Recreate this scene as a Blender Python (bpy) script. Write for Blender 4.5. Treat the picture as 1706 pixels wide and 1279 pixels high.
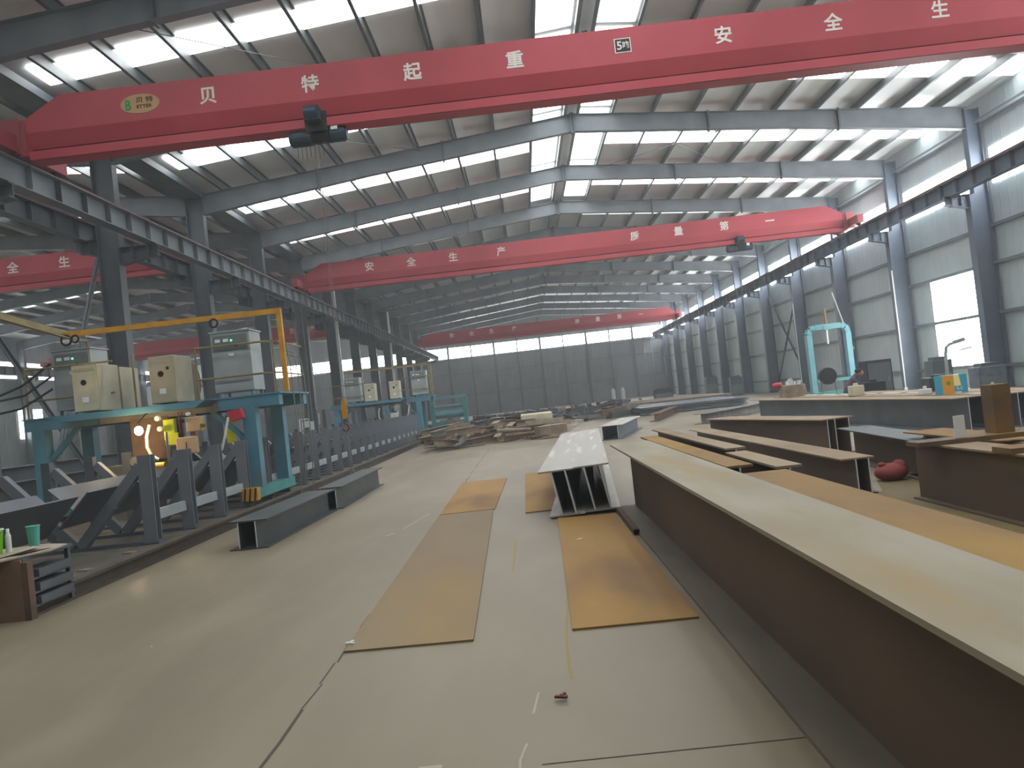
import bpy, bmesh, math, random
from mathutils import Vector as V, Matrix
random.seed(7)
S = bpy.context.scene
COL = S.collection
for o in list(bpy.data.objects): bpy.data.objects.remove(o)

# ---------------------------------------------------------------- camera, world, exposure
F_PX, CX, CY, CAM_H = 1250.0, 853.0, 639.5, 1.5
def make_camera():
    vp, roll = (876.0, 662.0), math.radians(6.35)
    yd = V((vp[0]-CX, vp[1]-CY, F_PX)).normalized()
    dn = V((math.sin(roll), math.cos(roll), 0)); dn = (dn - yd*dn.dot(yd)).normalized()
    xd = dn.cross(yd)
    R = Matrix((xd, yd, -dn))                         # image axes (right, down, forward) -> world
    right, down, fwd = R @ V((1,0,0)), R @ V((0,1,0)), R @ V((0,0,1))
    M = Matrix((( right[0], -down[0], -fwd[0], 0), (right[1], -down[1], -fwd[1], 0), (right[2], -down[2], -fwd[2], CAM_H), (0,0,0,1)))
    cd = bpy.data.cameras.new('camera'); cd.sensor_width = 36; cd.lens = F_PX/1706*36
    cd.clip_end = 400; cd.clip_start = .05
    c = bpy.data.objects.new('camera', cd); COL.objects.link(c); c.matrix_world = M
    S.camera = c
make_camera()
W = bpy.data.worlds.new('daylight'); S.world = W; W.use_nodes = True
W.node_tree.nodes['Background'].inputs[0].default_value = (.80, .88, 1, 1)
W.node_tree.nodes['Background'].inputs[1].default_value = .6
vs_ = W.node_tree.nodes.new('ShaderNodeVolumeScatter')            # thin welding smoke hanging in the hall
vs_.inputs['Color'].default_value = (.93,.97,1,1); vs_.inputs['Density'].default_value = .003; vs_.inputs['Anisotropy'].default_value = .3
W.node_tree.links.new(vs_.outputs[0], W.node_tree.nodes['World Output'].inputs['Volume'])
S.view_settings.view_transform = 'Standard'; S.view_settings.look = 'None'
S.view_settings.exposure = 0.45; S.view_settings.gamma = 1; S.view_settings.use_curve_mapping = False
SKY = 6.0                                             # radiance of the daylit translucent panes

# ---------------------------------------------------------------- materials
def lin(h):
    h = h.lstrip('#'); r = []
    for i in (0,2,4):
        c = int(h[i:i+2],16)/255; r.append(c/12.92 if c <= .04045 else ((c+.055)/1.055)**2.4)
    return (*r, 1)
def mat(name, c1, c2=None, scale=3, rough=.6, metal=0, detail=5, lo=.35, hi=.65, stretch=(1,1,1), bump=0, spec=.4, c3=None, scale3=.7, lo3=.5, hi3=.7):
    m = bpy.data.materials.new(name); m.use_nodes = True
    nt = m.node_tree; n = nt.nodes; L = nt.links; b = n['Principled BSDF']
    b.inputs['Roughness'].default_value = rough; b.inputs['Metallic'].default_value = metal
    b.inputs['Specular IOR Level'].default_value = spec
    b.inputs['Base Color'].default_value = lin(c1)
    if c2:
        tc = n.new('ShaderNodeTexCoord'); mp = n.new('ShaderNodeMapping'); mp.inputs['Scale'].default_value = stretch
        L.new(tc.outputs['Object'], mp.inputs['Vector'])
        def layer(sc, a, z, det):
            t = n.new('ShaderNodeTexNoise'); t.inputs['Scale'].default_value = sc; t.inputs['Detail'].default_value = det
            L.new(mp.outputs['Vector'], t.inputs['Vector'])
            r = n.new('ShaderNodeMapRange'); r.inputs['From Min'].default_value = a; r.inputs['From Max'].default_value = z
            L.new(t.outputs['Fac'], r.inputs['Value']); return t, r
        t, r = layer(scale, lo, hi, detail)
        mx = n.new('ShaderNodeMix'); mx.data_type = 'RGBA'
        mx.inputs['A'].default_value = lin(c1); mx.inputs['B'].default_value = lin(c2)
        L.new(r.outputs['Result'], mx.inputs['Factor']); out = mx.outputs['Result']
        if c3:
            t3, r3 = layer(scale3, lo3, hi3, 4)
            m3 = n.new('ShaderNodeMix'); m3.data_type = 'RGBA'; m3.inputs['B'].default_value = lin(c3)
            L.new(out, m3.inputs['A']); L.new(r3.outputs['Result'], m3.inputs['Factor']); out = m3.outputs['Result']
        L.new(out, b.inputs['Base Color'])
        if bump:
            bp = n.new('ShaderNodeBump'); bp.inputs['Strength'].default_value = bump; bp.inputs['Distance'].default_value = .02
            L.new(t.outputs['Fac'], bp.inputs['Height']); L.new(bp.outputs['Normal'], b.inputs['Normal'])
    return m
def glow(name, c, s):
    m = bpy.data.materials.new(name); m.use_nodes = True; nt = m.node_tree
    for x in list(nt.nodes): nt.nodes.remove(x)
    e = nt.nodes.new('ShaderNodeEmission'); o = nt.nodes.new('ShaderNodeOutputMaterial')
    e.inputs[0].default_value = (*c, 1); e.inputs[1].default_value = s
    nt.links.new(e.outputs[0], o.inputs[0]); return m
def ribbed(name, c1, axis, period, depth=.5, c2=None):
    """sheet metal with vertical ribs: a bump wave along one object axis"""
    m = mat(name, c1, c2 or c1, scale=.8, rough=.5)
    nt = m.node_tree; n = nt.nodes; L = nt.links
    tc = n.new('ShaderNodeTexCoord'); sx = n.new('ShaderNodeSeparateXYZ'); L.new(tc.outputs['Object'], sx.inputs[0])
    mu = n.new('ShaderNodeMath'); mu.operation = 'MULTIPLY'; mu.inputs[1].default_value = 1/period; L.new(sx.outputs[axis], mu.inputs[0])
    fr = n.new('ShaderNodeMath'); fr.operation = 'FRACT'; L.new(mu.outputs[0], fr.inputs[0])
    pp = n.new('ShaderNodeMath'); pp.operation = 'PINGPONG'; pp.inputs[1].default_value = .5; L.new(fr.outputs[0], pp.inputs[0])
    mr = n.new('ShaderNodeMapRange'); mr.inputs['From Min'].default_value = .38; mr.inputs['From Max'].default_value = .46; L.new(pp.outputs[0], mr.inputs['Value'])
    bp = n.new('ShaderNodeBump'); bp.inputs['Strength'].default_value = depth; bp.inputs['Distance'].default_value = .03
    L.new(mr.outputs[0], bp.inputs['Height']); L.new(bp.outputs[0], n['Principled BSDF'].inputs['Normal'])
    return m

M = {}
M['steel'] = mat('grey_steel_paint', '#757c82', '#666d73', scale=1.2, rough=.5)
M['steel_dark'] = mat('dark_steel_paint', '#596067', '#4d545a', scale=1.5, rough=.5)
M['blue_steel'] = mat('blue_grey_steel_paint', '#5f6b7c', '#525d6c', scale=1.2, rough=.5)
M['galv'] = mat('galvanised_steel', '#858a8c', '#6f7577', scale=2, rough=.4, metal=.4)
M['foil'] = mat('insulation_foil', '#e6e8e8', '#dcdedf', scale=.9, rough=.45, metal=.15, bump=.1, stretch=(1,.4,1))
M['red'] = mat('red_crane_paint', '#bb4450', '#ae3b47', scale=.6, rough=.5)
M['red_dark'] = mat('red_end_paint', '#9d434b', '#8c3a41', scale=1, rough=.5)
M['rail_rust'] = mat('rusty_red_rail', '#7d3b34', '#5b3a35', scale=4, rough=.6)
M['white_paint'] = mat('white_letter_paint', '#e8e2dc', rough=.6)
M['black'] = mat('black_paint', '#161616', rough=.5)
M['void'] = mat('dark_hole', '#0c0b0b', rough=.9)
M['hoist_blue'] = mat('dark_blue_hoist_paint', '#2c4654', '#24323a', scale=3, rough=.45)
M['teal'] = mat('teal_machine_paint', '#588ca1', '#4d7f92', scale=2, rough=.5, c3='#5d6f76', lo3=.5, hi3=.75)
M['teal_green'] = mat('teal_green_paint', '#4b8f8c', '#3b7a78', scale=2, rough=.5)
M['pale_teal'] = mat('pale_teal_paint', '#6b9fa8', '#5c8f99', scale=2, rough=.5)
M['beige'] = mat('beige_cabinet_paint', '#b3ab92', '#a09a82', scale=2, rough=.5, c3='#8f8a74')
M['cream'] = mat('cream_cabinet_paint', '#cdc7ad', '#bab49a', scale=3, rough=.5)
M['grey_cab'] = mat('grey_cabinet_paint', '#a3abac', '#939b9c', scale=2, rough=.5)
M['panel_grey'] = mat('cabinet_panel_grey', '#6d7577', rough=.5)
M['yellow'] = mat('yellow_tube_paint', '#d39a2c', '#b9842a', scale=3, rough=.5)
M['olive'] = mat('dull_yellow_paint', '#8f8150', '#776c48', scale=3, rough=.5)
M['rust_orange'] = mat('orange_rust', '#8a6d44', '#7a5f3f', scale=2.2, rough=.85, c3='#96763c', scale3=.9, bump=.1, stretch=(1.5,.5,1))
M['rust_plate'] = mat('rusty_floor_plate', '#9c7942', '#8c6a3c', scale=1.3, rough=.75, c3='#6f5240', scale3=.8, lo3=.55, hi3=.75, stretch=(1,.5,1))
M['rust_plate_dull'] = mat('dull_rusty_floor_plate', '#85745a', '#7c6a52', scale=1.3, rough=.7, c3='#947848', scale3=.5, lo3=.55, hi3=.75, stretch=(1,.4,1))
M['rust_brown'] = mat('brown_rust_web', '#685646', '#5a4b40', scale=1.1, rough=.7, c3='#8a6a30', scale3=.75, lo3=.6, hi3=.76, stretch=(1,.5,1))
M['dust_top'] = mat('dusty_grey_flange', '#958e7d', '#877f6d', scale=2.5, rough=.7, detail=8, c3='#8f7a54', scale3=1.6, lo3=.5, hi3=.75, stretch=(1.5,.3,1))
M['flange_dark'] = mat('dark_dusty_flange', '#716a5b', '#625c50', scale=2.2, rough=.7, stretch=(1.5,.4,1))
M['dusty_brown'] = mat('dusty_brown_flange', '#93826a', '#857058', scale=2, rough=.75, stretch=(1,.4,1))
M['mill'] = mat('mill_steel', '#6b7078', '#5d6168', scale=1.5, rough=.42, metal=.35)
M['mill_dark'] = mat('dark_mill_steel', '#4f5557', '#454b4d', scale=2, rough=.45, metal=.3)
M['mill_light'] = mat('bright_mill_steel', '#a29e95', '#918d86', scale=2.5, rough=.42, metal=.1, c3='#c4c1ba', scale3=5, lo3=.55, hi3=.7, stretch=(1.6,.12,1))
M['mill_side'] = mat('pale_mill_side', '#8b8e92', '#7e8185', scale=2, rough=.45, metal=.2)
M['steel_mid'] = mat('mid_grey_steel_paint', '#757a81', '#686d74', scale=1.5, rough=.55)
M['rail_dark'] = mat('dark_rusty_rail', '#4d443b', '#3f3832', scale=3, rough=.7)
M['purlin'] = mat('dull_galvanised_purlin', '#63686a', '#54595b', scale=2, rough=.45, metal=.25)
M['edge'] = mat('bright_cut_edge', '#c6cacb', rough=.4, metal=.1)
M['scrap1'] = mat('scrap_grey', '#7e7a74', '#66635e', scale=4, rough=.7)
M['scrap2'] = mat('scrap_tan', '#948573', '#7b6c5c', scale=4, rough=.75)
M['scrap3'] = mat('scrap_brown', '#6d5646', '#57463b', scale=4, rough=.8)
M['scrap4'] = mat('scrap_bluegrey', '#6c7682', '#5a636d', scale=4, rough=.6)
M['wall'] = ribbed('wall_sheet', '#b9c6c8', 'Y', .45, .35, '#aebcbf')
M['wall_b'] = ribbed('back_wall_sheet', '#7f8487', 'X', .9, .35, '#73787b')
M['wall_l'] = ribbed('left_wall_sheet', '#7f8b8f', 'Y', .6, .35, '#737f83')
M['skylight'] = glow('daylit_panel', (.97, 1, 1), SKY)
M['ridge_light'] = glow('daylit_ridge_panel', (.95, 1, 1), SKY*.62)
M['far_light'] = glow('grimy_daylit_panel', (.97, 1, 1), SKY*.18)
M['strip'] = glow('daylit_wall_strip', (.98, 1, 1), SKY*2.3)
M['left_strip'] = glow('daylit_left_wall_strip', (.98, 1, 1), SKY*.7)
M['bulb'] = glow('lit_bulb', (1, .66, .32), 60)
M['green_led'] = glow('green_led', (.1, 1, .5), 1.5)
M['meter'] = mat('white_meter_face', '#e6ebea', rough=.4)
M['cardboard'] = mat('grey_cardboard', '#a99f90', '#978c7c', scale=4, rough=.9)
M['lime'] = mat('lime_plastic', '#7fd01f', '#74c21c', scale=2, rough=.35)
M['mint'] = mat('mint_plastic', '#57a596', rough=.4)
M['clear'] = mat('pale_plastic', '#cfd6d2', rough=.3)
M['peach'] = mat('peach_paint', '#cdae88', '#bf9f7a', scale=4, rough=.5)
M['brass'] = mat('brass', '#b4923f', rough=.35, metal=.8)
M['lime_paint'] = mat('lime_yellow_paint', '#c9cf2c', rough=.5)
M['cable'] = mat('black_rubber', '#1c1e1f', rough=.6)
M['cable_grey'] = mat('grey_rubber', '#77776e', rough=.7)
M['pipe_white'] = mat('white_pvc', '#d6d9d8', rough=.4)
M['cloth_purple'] = mat('grey_purple_cloth', '#5a5360', '#4d4754', scale=8, rough=.9)
M['cloth_dark'] = mat('dark_cloth', '#2e3036', rough=.9)
M['skin'] = mat('skin', '#a9785e', rough=.55)
M['red_bag'] = mat('dull_red_sack', '#8d4440', '#773733', scale=5, rough=.8)
M['wood'] = mat('raw_timber', '#a18c6c', '#8c7858', scale=5, rough=.8, stretch=(1,6,1))
M['orange_sign'] = mat('orange_card', '#d99a36', rough=.6)
M['cyan_sign'] = mat('cyan_card', '#3f9fbb', rough=.6)
M['cream_sign'] = mat('pale_yellow_card', '#efe6a0', rough=.6)
M['green_sign'] = mat('green_print', '#5f9a3a', rough=.6)
M['red_plastic'] = mat('red_plastic', '#c23b45', rough=.5)
M['paper'] = mat('white_paper', '#d9d9d4', rough=.8)
M['badge'] = mat('tan_badge', '#c19a6c', rough=.6)
M['badge_green'] = mat('badge_green', '#2f9a55', rough=.6)
M['badge_brown'] = mat('badge_brown', '#5b3a1e', rough=.6)
M['stripe_black'] = mat('stripe_black', '#22201c', rough=.6)
M['floor_rust'] = mat('rust_stained_concrete', '#786a4b', '#6d6046', scale=1.2, rough=.8, c3='#7d6a40', scale3=2)
M['floor_dirty'] = mat('slag_dirty_concrete', '#5b564c', '#4a463e', scale=1.5, rough=.85, c3='#6b6558', scale3=3)
M['rust_bench'] = mat('rusty_bench_plate', '#826a56', '#6f5a4a', scale=3, rough=.75)
M['grout'] = mat('dark_joint', '#4d4840', rough=.9)
M['chalk_y'] = mat('yellow_chalk', '#968759', rough=.9)
M['chalk_w'] = mat('white_chalk', '#a8a193', rough=.9)

def floor_material():
    m = mat('concrete_floor', '#827763', '#756b59', scale=.35, rough=.5, detail=8, c3='#887e6b', scale3=1.6, lo3=.45, hi3=.75, stretch=(1,.35,1), spec=.5)
    return m
M['floor'] = floor_material()

# ---------------------------------------------------------------- mesh helpers
class MB:
    def __init__(s): s.v, s.f, s.m, s.mi = [], [], [], 0
    def add(s, vs, fs):
        b = len(s.v); s.v += [V(p) for p in vs]; s.f += [[b+i for i in f] for f in fs]; s.m += [s.mi]*len(fs); return s
    def box(s, x0, x1, y0, y1, z0, z1):
        return s.add([(x0,y0,z0),(x1,y0,z0),(x1,y1,z0),(x0,y1,z0),(x0,y0,z1),(x1,y0,z1),(x1,y1,z1),(x0,y1,z1)],
                     [(3,2,1,0),(4,5,6,7),(0,1,5,4),(1,2,6,5),(2,3,7,6),(3,0,4,7)])
    def bar(s, p, q, w, h, up=(0,0,1), ou=0, ov=0):
        """box from p to q, w across, h along up, shifted sideways"""
        p, q = V(p), V(q); d = (q-p).normalized(); up = V(up)
        u = d.cross(up)
        if u.length < 1e-5: u = d.cross(V((0,1,0)))
        u.normalize(); w_ = u.cross(d).normalized()
        o = u*ou + w_*ov; a, b = u*(w/2), w_*(h/2)
        P = [c+o+k for c in (p,q) for k in (-a-b, a-b, a+b, -a+b)]
        return s.add(P, [(0,1,2,3),(7,6,5,4),(0,4,5,1),(1,5,6,2),(2,6,7,3),(3,7,4,0)])
    def prism(s, poly, a, b, plane='XZ'):
        n = len(poly)
        f = {'XZ': lambda t,y: (t[0],y,t[1]), 'YZ': lambda t,x: (x,t[0],t[1]), 'XY': lambda t,z: (t[0],t[1],z)}[plane]
        vs = [f(t,a) for t in poly] + [f(t,b) for t in poly]
        return s.add(vs, [tuple(range(n))[::-1], tuple(range(n,2*n))] + [(i,(i+1)%n,n+(i+1)%n,n+i) for i in range(n)])
    def cyl(s, p, q, r, n=12, r2=None):
        p, q = V(p), V(q); d = (q-p).normalized(); u = d.orthogonal().normalized(); w = d.cross(u); r2 = r if r2 is None else r2
        vs = []
        for c, rr in ((p,r),(q,r2)):
            for i in range(n):
                t = 2*math.pi*i/n; vs.append(c + u*(rr*math.cos(t)) + w*(rr*math.sin(t)))
        return s.add(vs, [tuple(range(n))[::-1], tuple(range(n,2*n))] + [(i,(i+1)%n,n+(i+1)%n,n+i) for i in range(n)])
    def tube(s, pts, r, n=8):
        pts = [V(p) for p in pts]; rings = []; ref = None
        for i, p in enumerate(pts):
            d = (pts[min(i+1,len(pts)-1)] - pts[max(i-1,0)]).normalized()
            u = d.orthogonal().normalized() if ref is None else (ref - d*ref.dot(d)).normalized()
            ref = u; w = d.cross(u)
            rings.append([p + u*(r*math.cos(2*math.pi*k/n)) + w*(r*math.sin(2*math.pi*k/n)) for k in range(n)])
        vs = [v for g in rings for v in g]; fs = [tuple(range(n))[::-1], tuple(range((len(pts)-1)*n, len(pts)*n))]
        for i in range(len(pts)-1):
            for k in range(n): fs.append((i*n+k, i*n+(k+1)%n, (i+1)*n+(k+1)%n, (i+1)*n+k))
        return s.add(vs, fs)
    def torus(s, c, R, r, ax1=(1,0,0), ax2=(0,0,1), n=14, k=6, sy=1.0):
        c, a, b = V(c), V(ax1), V(ax2); pts = [c + a*(R*math.cos(2*math.pi*i/n)) + b*(R*sy*math.sin(2*math.pi*i/n)) for i in range(n+1)]
        return s.tube(pts, r, k)
    def ell(s, c, rx, ry, rz, n=14, m=9):
        c = V(c); vs, fs = [], []
        for i in range(m+1):
            t = math.pi*i/m
            for j in range(n):
                f = 2*math.pi*j/n; vs.append(c + V((rx*math.sin(t)*math.cos(f), ry*math.sin(t)*math.sin(f), rz*math.cos(t))))
        for i in range(m):
            for j in range(n): fs.append((i*n+j, (i+1)*n+j, (i+1)*n+(j+1)%n, i*n+(j+1)%n))
        return s.add(vs, fs)
    def build(s, name, mats, parent=None, origin=None, smooth=False, bevel=0):
        me = bpy.data.meshes.new(name)
        if parent is None and origin is None and s.v:
            lo = [min(v[i] for v in s.v) for i in range(3)]; hi = [max(v[i] for v in s.v) for i in range(3)]
            origin = ((lo[0]+hi[0])/2, (lo[1]+hi[1])/2, lo[2])
        o3 = V(origin) if origin is not None else V((0,0,0))
        me.from_pydata([tuple(v-o3) for v in s.v], [], s.f)
        for mm in (mats if isinstance(mats, (list,tuple)) else [mats]): me.materials.append(M[mm] if isinstance(mm,str) else mm)
        for p, i in zip(me.polygons, s.m): p.material_index = i; p.use_smooth = smooth
        bm = bmesh.new(); bm.from_mesh(me)
        if bevel:
            bmesh.ops.remove_doubles(bm, verts=bm.verts, dist=1e-5)
            bmesh.ops.bevel(bm, geom=[e for e in bm.edges if len(e.link_faces)==2 and e.calc_face_angle(0) > .6], offset=bevel, segments=2, affect='EDGES', profile=.5)
        bmesh.ops.recalc_face_normals(bm, faces=bm.faces); bm.to_mesh(me); bm.free()
        ob = bpy.data.objects.new(name, me); COL.objects.link(ob)
        if parent is not None: ob.parent = parent
        ob.location = o3
        return ob
def tag(o, label, cat, group=None, kind=None):
    o['label'] = label; o['category'] = cat
    if group: o['group'] = group
    if kind: o['kind'] = kind
    return o
def thing(name, label, cat, loc=(0,0,0), group=None, rz=0):
    o = bpy.data.objects.new(name, None); COL.objects.link(o); o.location = loc; o.rotation_euler = (0,0,rz)
    o.empty_display_size = .2
    return tag(o, label, cat, group)
def struct(o): o['kind'] = 'structure'; return o
def copy_tree(o, parent=None):
    c = o.copy(); COL.objects.link(c)
    if parent is not None: c.parent = parent
    for ch in list(o.children): copy_tree(ch, c)
    return c
def part_label(o, t): o['label'] = t; return o
ORD = ['nearest','second','third','fourth','fifth','sixth','seventh','eighth','ninth','tenth','eleventh','twelfth','thirteenth','fourteenth','fifteenth','sixteenth','seventeenth','eighteenth','nineteenth','twentieth','twenty-first','twenty-second','twenty-third','twenty-fourth','twenty-fifth','twenty-sixth']
def text_mb(body, size, depth=.012, bold=.015):
    """letters as a solid mesh facing -Y, centred on the origin"""
    cu = bpy.data.curves.new('t', 'FONT'); cu.body = body; cu.size = size; cu.extrude = depth/2; cu.offset = bold*size
    cu.align_x = 'CENTER'; cu.resolution_u = 3
    o = bpy.data.objects.new('t', cu); COL.objects.link(o)
    bpy.context.view_layer.update()
    dg = bpy.context.evaluated_depsgraph_get(); me = o.evaluated_get(dg).to_mesh()
    vs = [V((v.co.x, -v.co.z, v.co.y)) for v in me.vertices]; fs = [list(p.vertices) for p in me.polygons]
    bpy.data.objects.remove(o); bpy.data.curves.remove(cu)
    mb = MB()
    if vs:
        cz = (min(v.z for v in vs)+max(v.z for v in vs))/2; cx = (min(v.x for v in vs)+max(v.x for v in vs))/2
        mb.add([v - V((cx,0,cz)) for v in vs], fs)
    return mb

# ---------------------------------------------------------------- dimensions of the hall
FR = [2.9+6*i for i in range(15)]                     # portal frames
BACK = 91.0
RX, RZ, SL = 2.75, 11.44, .1                          # ridge, rafter top, roof slope
XR, XL = 17.2, -11.2                                  # right wall face, valley column line
LX, LRX = -38.5, -24.9                                # left wall of the neighbouring hall and its ridge
def ztop(x): return RZ - SL*abs(x-RX) if x > XL else RZ - SL*abs(x-LRX) - (abs(XL-LRX)-abs(XL-RX))*-SL*0
def zroof(x): return ztop(x) + .3
Y0 = -21.0

# ================================================================ STRUCTURE
fl = MB(); fl.box(LX, XR+.2, Y0, BACK+.2, -.3, 0)
fl.mi = 1                                             # joints and chalk marks lie in the floor's own mesh
def crack(x, y0, y1, w):
    y = y0
    while y < y1:
        y2 = min(y+.35, y1); a, b = x+random.uniform(-.012,.012), x+random.uniform(-.012,.012); ww = w*random.uniform(.4,1.3)
        fl.add([(a-ww,y,.0015),(a+ww,y,.0015),(b+ww,y2,.0015),(b-ww,y2,.0015)], [(0,1,2,3)]); y = y2
crack(-1.345, 1.5, 24, .007)
for yy, xa, xb, ww in ((3.1, -.1, 1.0, .004), (23.9, -1.3, 4.6, .012), (13.2, 2.4, 6, .01)):
    fl.add([(xa,yy-ww,.0015),(xb,yy-ww,.0015),(xb,yy+ww,.0015),(xa,yy+ww,.0015)], [(0,1,2,3)])
def mark(pts, w, mi):
    fl.mi = mi
    for p, q in zip(pts, pts[1:]):
        p, q = V((*p,.002)), V((*q,.002)); u = (q-p).cross(V((0,0,1))).normalized()*w/2
        fl.add([p-u, p+u, q+u, q-u], [(0,1,2,3)])
mark([(.17,6.1),(.12,5.2),(.08,4.6),(.08,4.0)], .016, 2); mark([(-.27,8),(-.28,6.6)], .02, 2)
mark([(-.1,3.85),(-.13,3.6)], .012, 3); mark([(-.16,3.3),(-.19,3.15),(-.19,3.05)], .012, 3)
mark([(-.62,3.17),(-.52,3.17)], .03, 3); mark([(-1.9,9.2),(-1.8,9.35)], .05, 3); mark([(-1.75,9.6),(-1.55,10.8)], .03, 3)
for k in range(14):
    x, y = random.uniform(-4,2.5), random.uniform(3.3,20); mark([(x,y),(x+random.uniform(-.03,.03),y+random.uniform(.02,.05))], .015, 3)
fl.mi = 4
pts = [(2.15,3.0),(3.3,2.6),(4.6,2.8),(5.2,4.6),(4.9,6.6),(5.0,8.4),(4.4,9.9),(3.9,8.6),(3.0,8.9),(2.6,9.8),(2.25,8.0),(2.3,5.6)]
fl.add([(x,y,.0012) for x,y in pts],[tuple(range(len(pts)))])
fl.mi = 5
pts = [(-4.9,7.2)] + [(-4.88+random.uniform(-.06,.05),7.2+1.5*k) for k in range(1,24)] + [(-5.2,43),(-11.2,43),(-20,40),(-20,12),(-11,7.2)]
fl.add([(x,y,.0012) for x,y in pts],[tuple(range(len(pts)))])
struct(fl.build('floor', ['floor','grout','chalk_y','chalk_w','floor_rust','floor_dirty'], origin=(0,0,0)))

ce = MB()
def slope(xa, xb):
    za, zb = zroof(xa), zroof(xb)
    ce.prism([(xa,za),(xb,zb),(xb,zb+.08),(xa,za+.08)], Y0, BACK+.2)
slope(XL, RX); slope(RX, XR+.25); slope(LX, LRX); slope(LRX, XL)
struct(ce.build('ceiling', 'foil', origin=(0,0,0)))
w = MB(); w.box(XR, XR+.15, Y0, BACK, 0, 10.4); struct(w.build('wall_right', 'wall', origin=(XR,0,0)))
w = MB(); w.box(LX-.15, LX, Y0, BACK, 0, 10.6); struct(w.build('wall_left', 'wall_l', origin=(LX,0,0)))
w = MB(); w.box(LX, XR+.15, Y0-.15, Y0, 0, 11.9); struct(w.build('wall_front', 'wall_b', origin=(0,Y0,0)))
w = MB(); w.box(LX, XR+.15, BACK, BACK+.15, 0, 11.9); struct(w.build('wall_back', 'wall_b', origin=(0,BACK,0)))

NW = [0]
def window(mb, m, frame=None):
    NW[0] += 1
    o = struct(mb.build(f'window_{NW[0]}', m))
    if frame:
        o2 = frame.build('window_frame', 'galv', None, origin=tuple(o.location)); o2.parent = o; o2.location = (0,0,0)
    return o
def roofpane(xa, xb, ya, yb, m):
    mb = MB(); za, zb = zroof(xa)-.02, zroof(xb)-.02
    mb.prism([(xa,za-.02),(xb,zb-.02),(xb,zb),(xa,za)], ya, yb); return window(mb, m)
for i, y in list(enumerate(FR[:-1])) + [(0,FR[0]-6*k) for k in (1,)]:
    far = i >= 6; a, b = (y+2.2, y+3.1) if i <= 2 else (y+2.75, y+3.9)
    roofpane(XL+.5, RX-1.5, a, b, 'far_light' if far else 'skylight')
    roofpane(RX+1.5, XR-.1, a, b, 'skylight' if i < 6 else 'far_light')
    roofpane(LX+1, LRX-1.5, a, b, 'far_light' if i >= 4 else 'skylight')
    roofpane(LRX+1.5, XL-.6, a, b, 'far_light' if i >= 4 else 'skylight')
    if i < 6:
        roofpane(RX-1.36, RX-.36, y+.2, y+5.85, 'ridge_light'); roofpane(RX+.36, RX+1.42, y+.2, y+5.85, 'ridge_light')
    elif i == 6:
        roofpane(RX-1.2, RX-.4, y+2.0, y+3.1, 'ridge_light'); roofpane(RX+.4, RX+1.2, y+2.0, y+3.1, 'ridge_light')
    mb = MB(); mb.box(XR-.03, XR-.005, y+.3, y+5.7, 7.2, 8.45); window(mb, 'strip')
    mb = MB(); mb.box(LX+.005, LX+.03, y+.3, y+5.7, 7.2, 8.45); window(mb, 'left_strip')
mb = MB(); mb.box(XR-.03, XR-.005, FR[-1]+.3, BACK-.1, 7.2, 8.45); window(mb, 'strip')
x = XR-.4
while x > LX+6:
    if not (XL-.4 < x-6 < XL+.4):
        pass
    mb = MB(); mb.box(x-5.9, x, BACK-.03, BACK-.005, 7.2, 8.45); window(mb, 'strip'); x -= 6
mb = MB(); mb.box(XR-.03, XR-.005, 28.15, 31.2, .85, 4.38)
fm = MB()
fm.bar((XR-.06,28.1,2.65),(XR-.06,31.25,2.65),.05,.06); fm.bar((XR-.06,28.12,.8),(XR-.06,28.12,4.42),.05,.07,(1,0,0)); fm.bar((XR-.06,31.24,.8),(XR-.06,31.24,4.42),.05,.07,(1,0,0)); fm.bar((XR-.06,28.1,.82),(XR-.06,31.25,.82),.05,.07)
window(mb, 'strip', fm)
mb = MB(); mb.box(LX+.005, LX+.03, 56.4, 59.2, 2.6, 4.8); window(mb, 'strip')
mb = MB(); mb.box(LX+.005, LX+.03, 44.4, 47.2, 2.6, 4.8); window(mb, 'strip')

# girts and purlins
for k, z in enumerate((.75, 2.64, 4.4, 5.72)):
    g = MB(); g.bar((XR-.09,Y0,z),(XR-.09,BACK-.1,z),.14,.07); g.bar((XR-.15,Y0,z+.05),(XR-.15,BACK-.1,z+.05),.015,.06)
    tag(g.build('wall_girt','steel'), f'long horizontal grey girt on the right wall, {["lowest, just above the stacked beams","second from the floor","third from the floor, at the window head","fourth from the floor, under the light strip","highest, above the light strip"][k]}', 'girt', 'girts of the right wall')
for k, z in enumerate((2.6, 5.2, 6.9)):
    g = MB(); g.bar((LX+.2,BACK-.08,z),(XR-.2,BACK-.08,z),.1,.06)
    tag(g.build('wall_girt','steel_dark'), f'thin horizontal grey girt on the dark back wall, {["lowest","middle","top one under the light strip"][k]}', 'girt', 'girts of the back wall')
for k in range(10):
    x = XL + 2.4 + k*2.8
    if x > XR-1: break
    g = MB(); g.bar((x,BACK-.16,0),(x,BACK-.16,min(11,zroof(x)-.4)),.16 if k%2 else .26,.14,(0,1,0))
    tag(g.build('wind_post','steel_dark'), f'dark upright post against the back wall, {ORD[k] if k else "first"} from its left corner', 'post', 'posts of the back wall')
def purlin(x, word, side, y1=BACK-.1):
    p = MB(); zr = zroof(x)-.05
    p.bar((x,Y0,zr-.1),(x,y1,zr-.1),.02,.27); p.bar((x+.035,Y0,zr+.03),(x+.035,y1,zr+.03),.08,.015); p.bar((x-.035,Y0,zr-.235),(x-.035,y1,zr-.235),.08,.015)
    tag(p.build('roof_purlin','purlin'), f'long galvanised roof purlin on the {side} slope, {word} from the ridge', 'purlin', f'purlins of the {side} slope')
nth = ['first','second','third','fourth','fifth','sixth','seventh','eighth','ninth','tenth']
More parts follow.
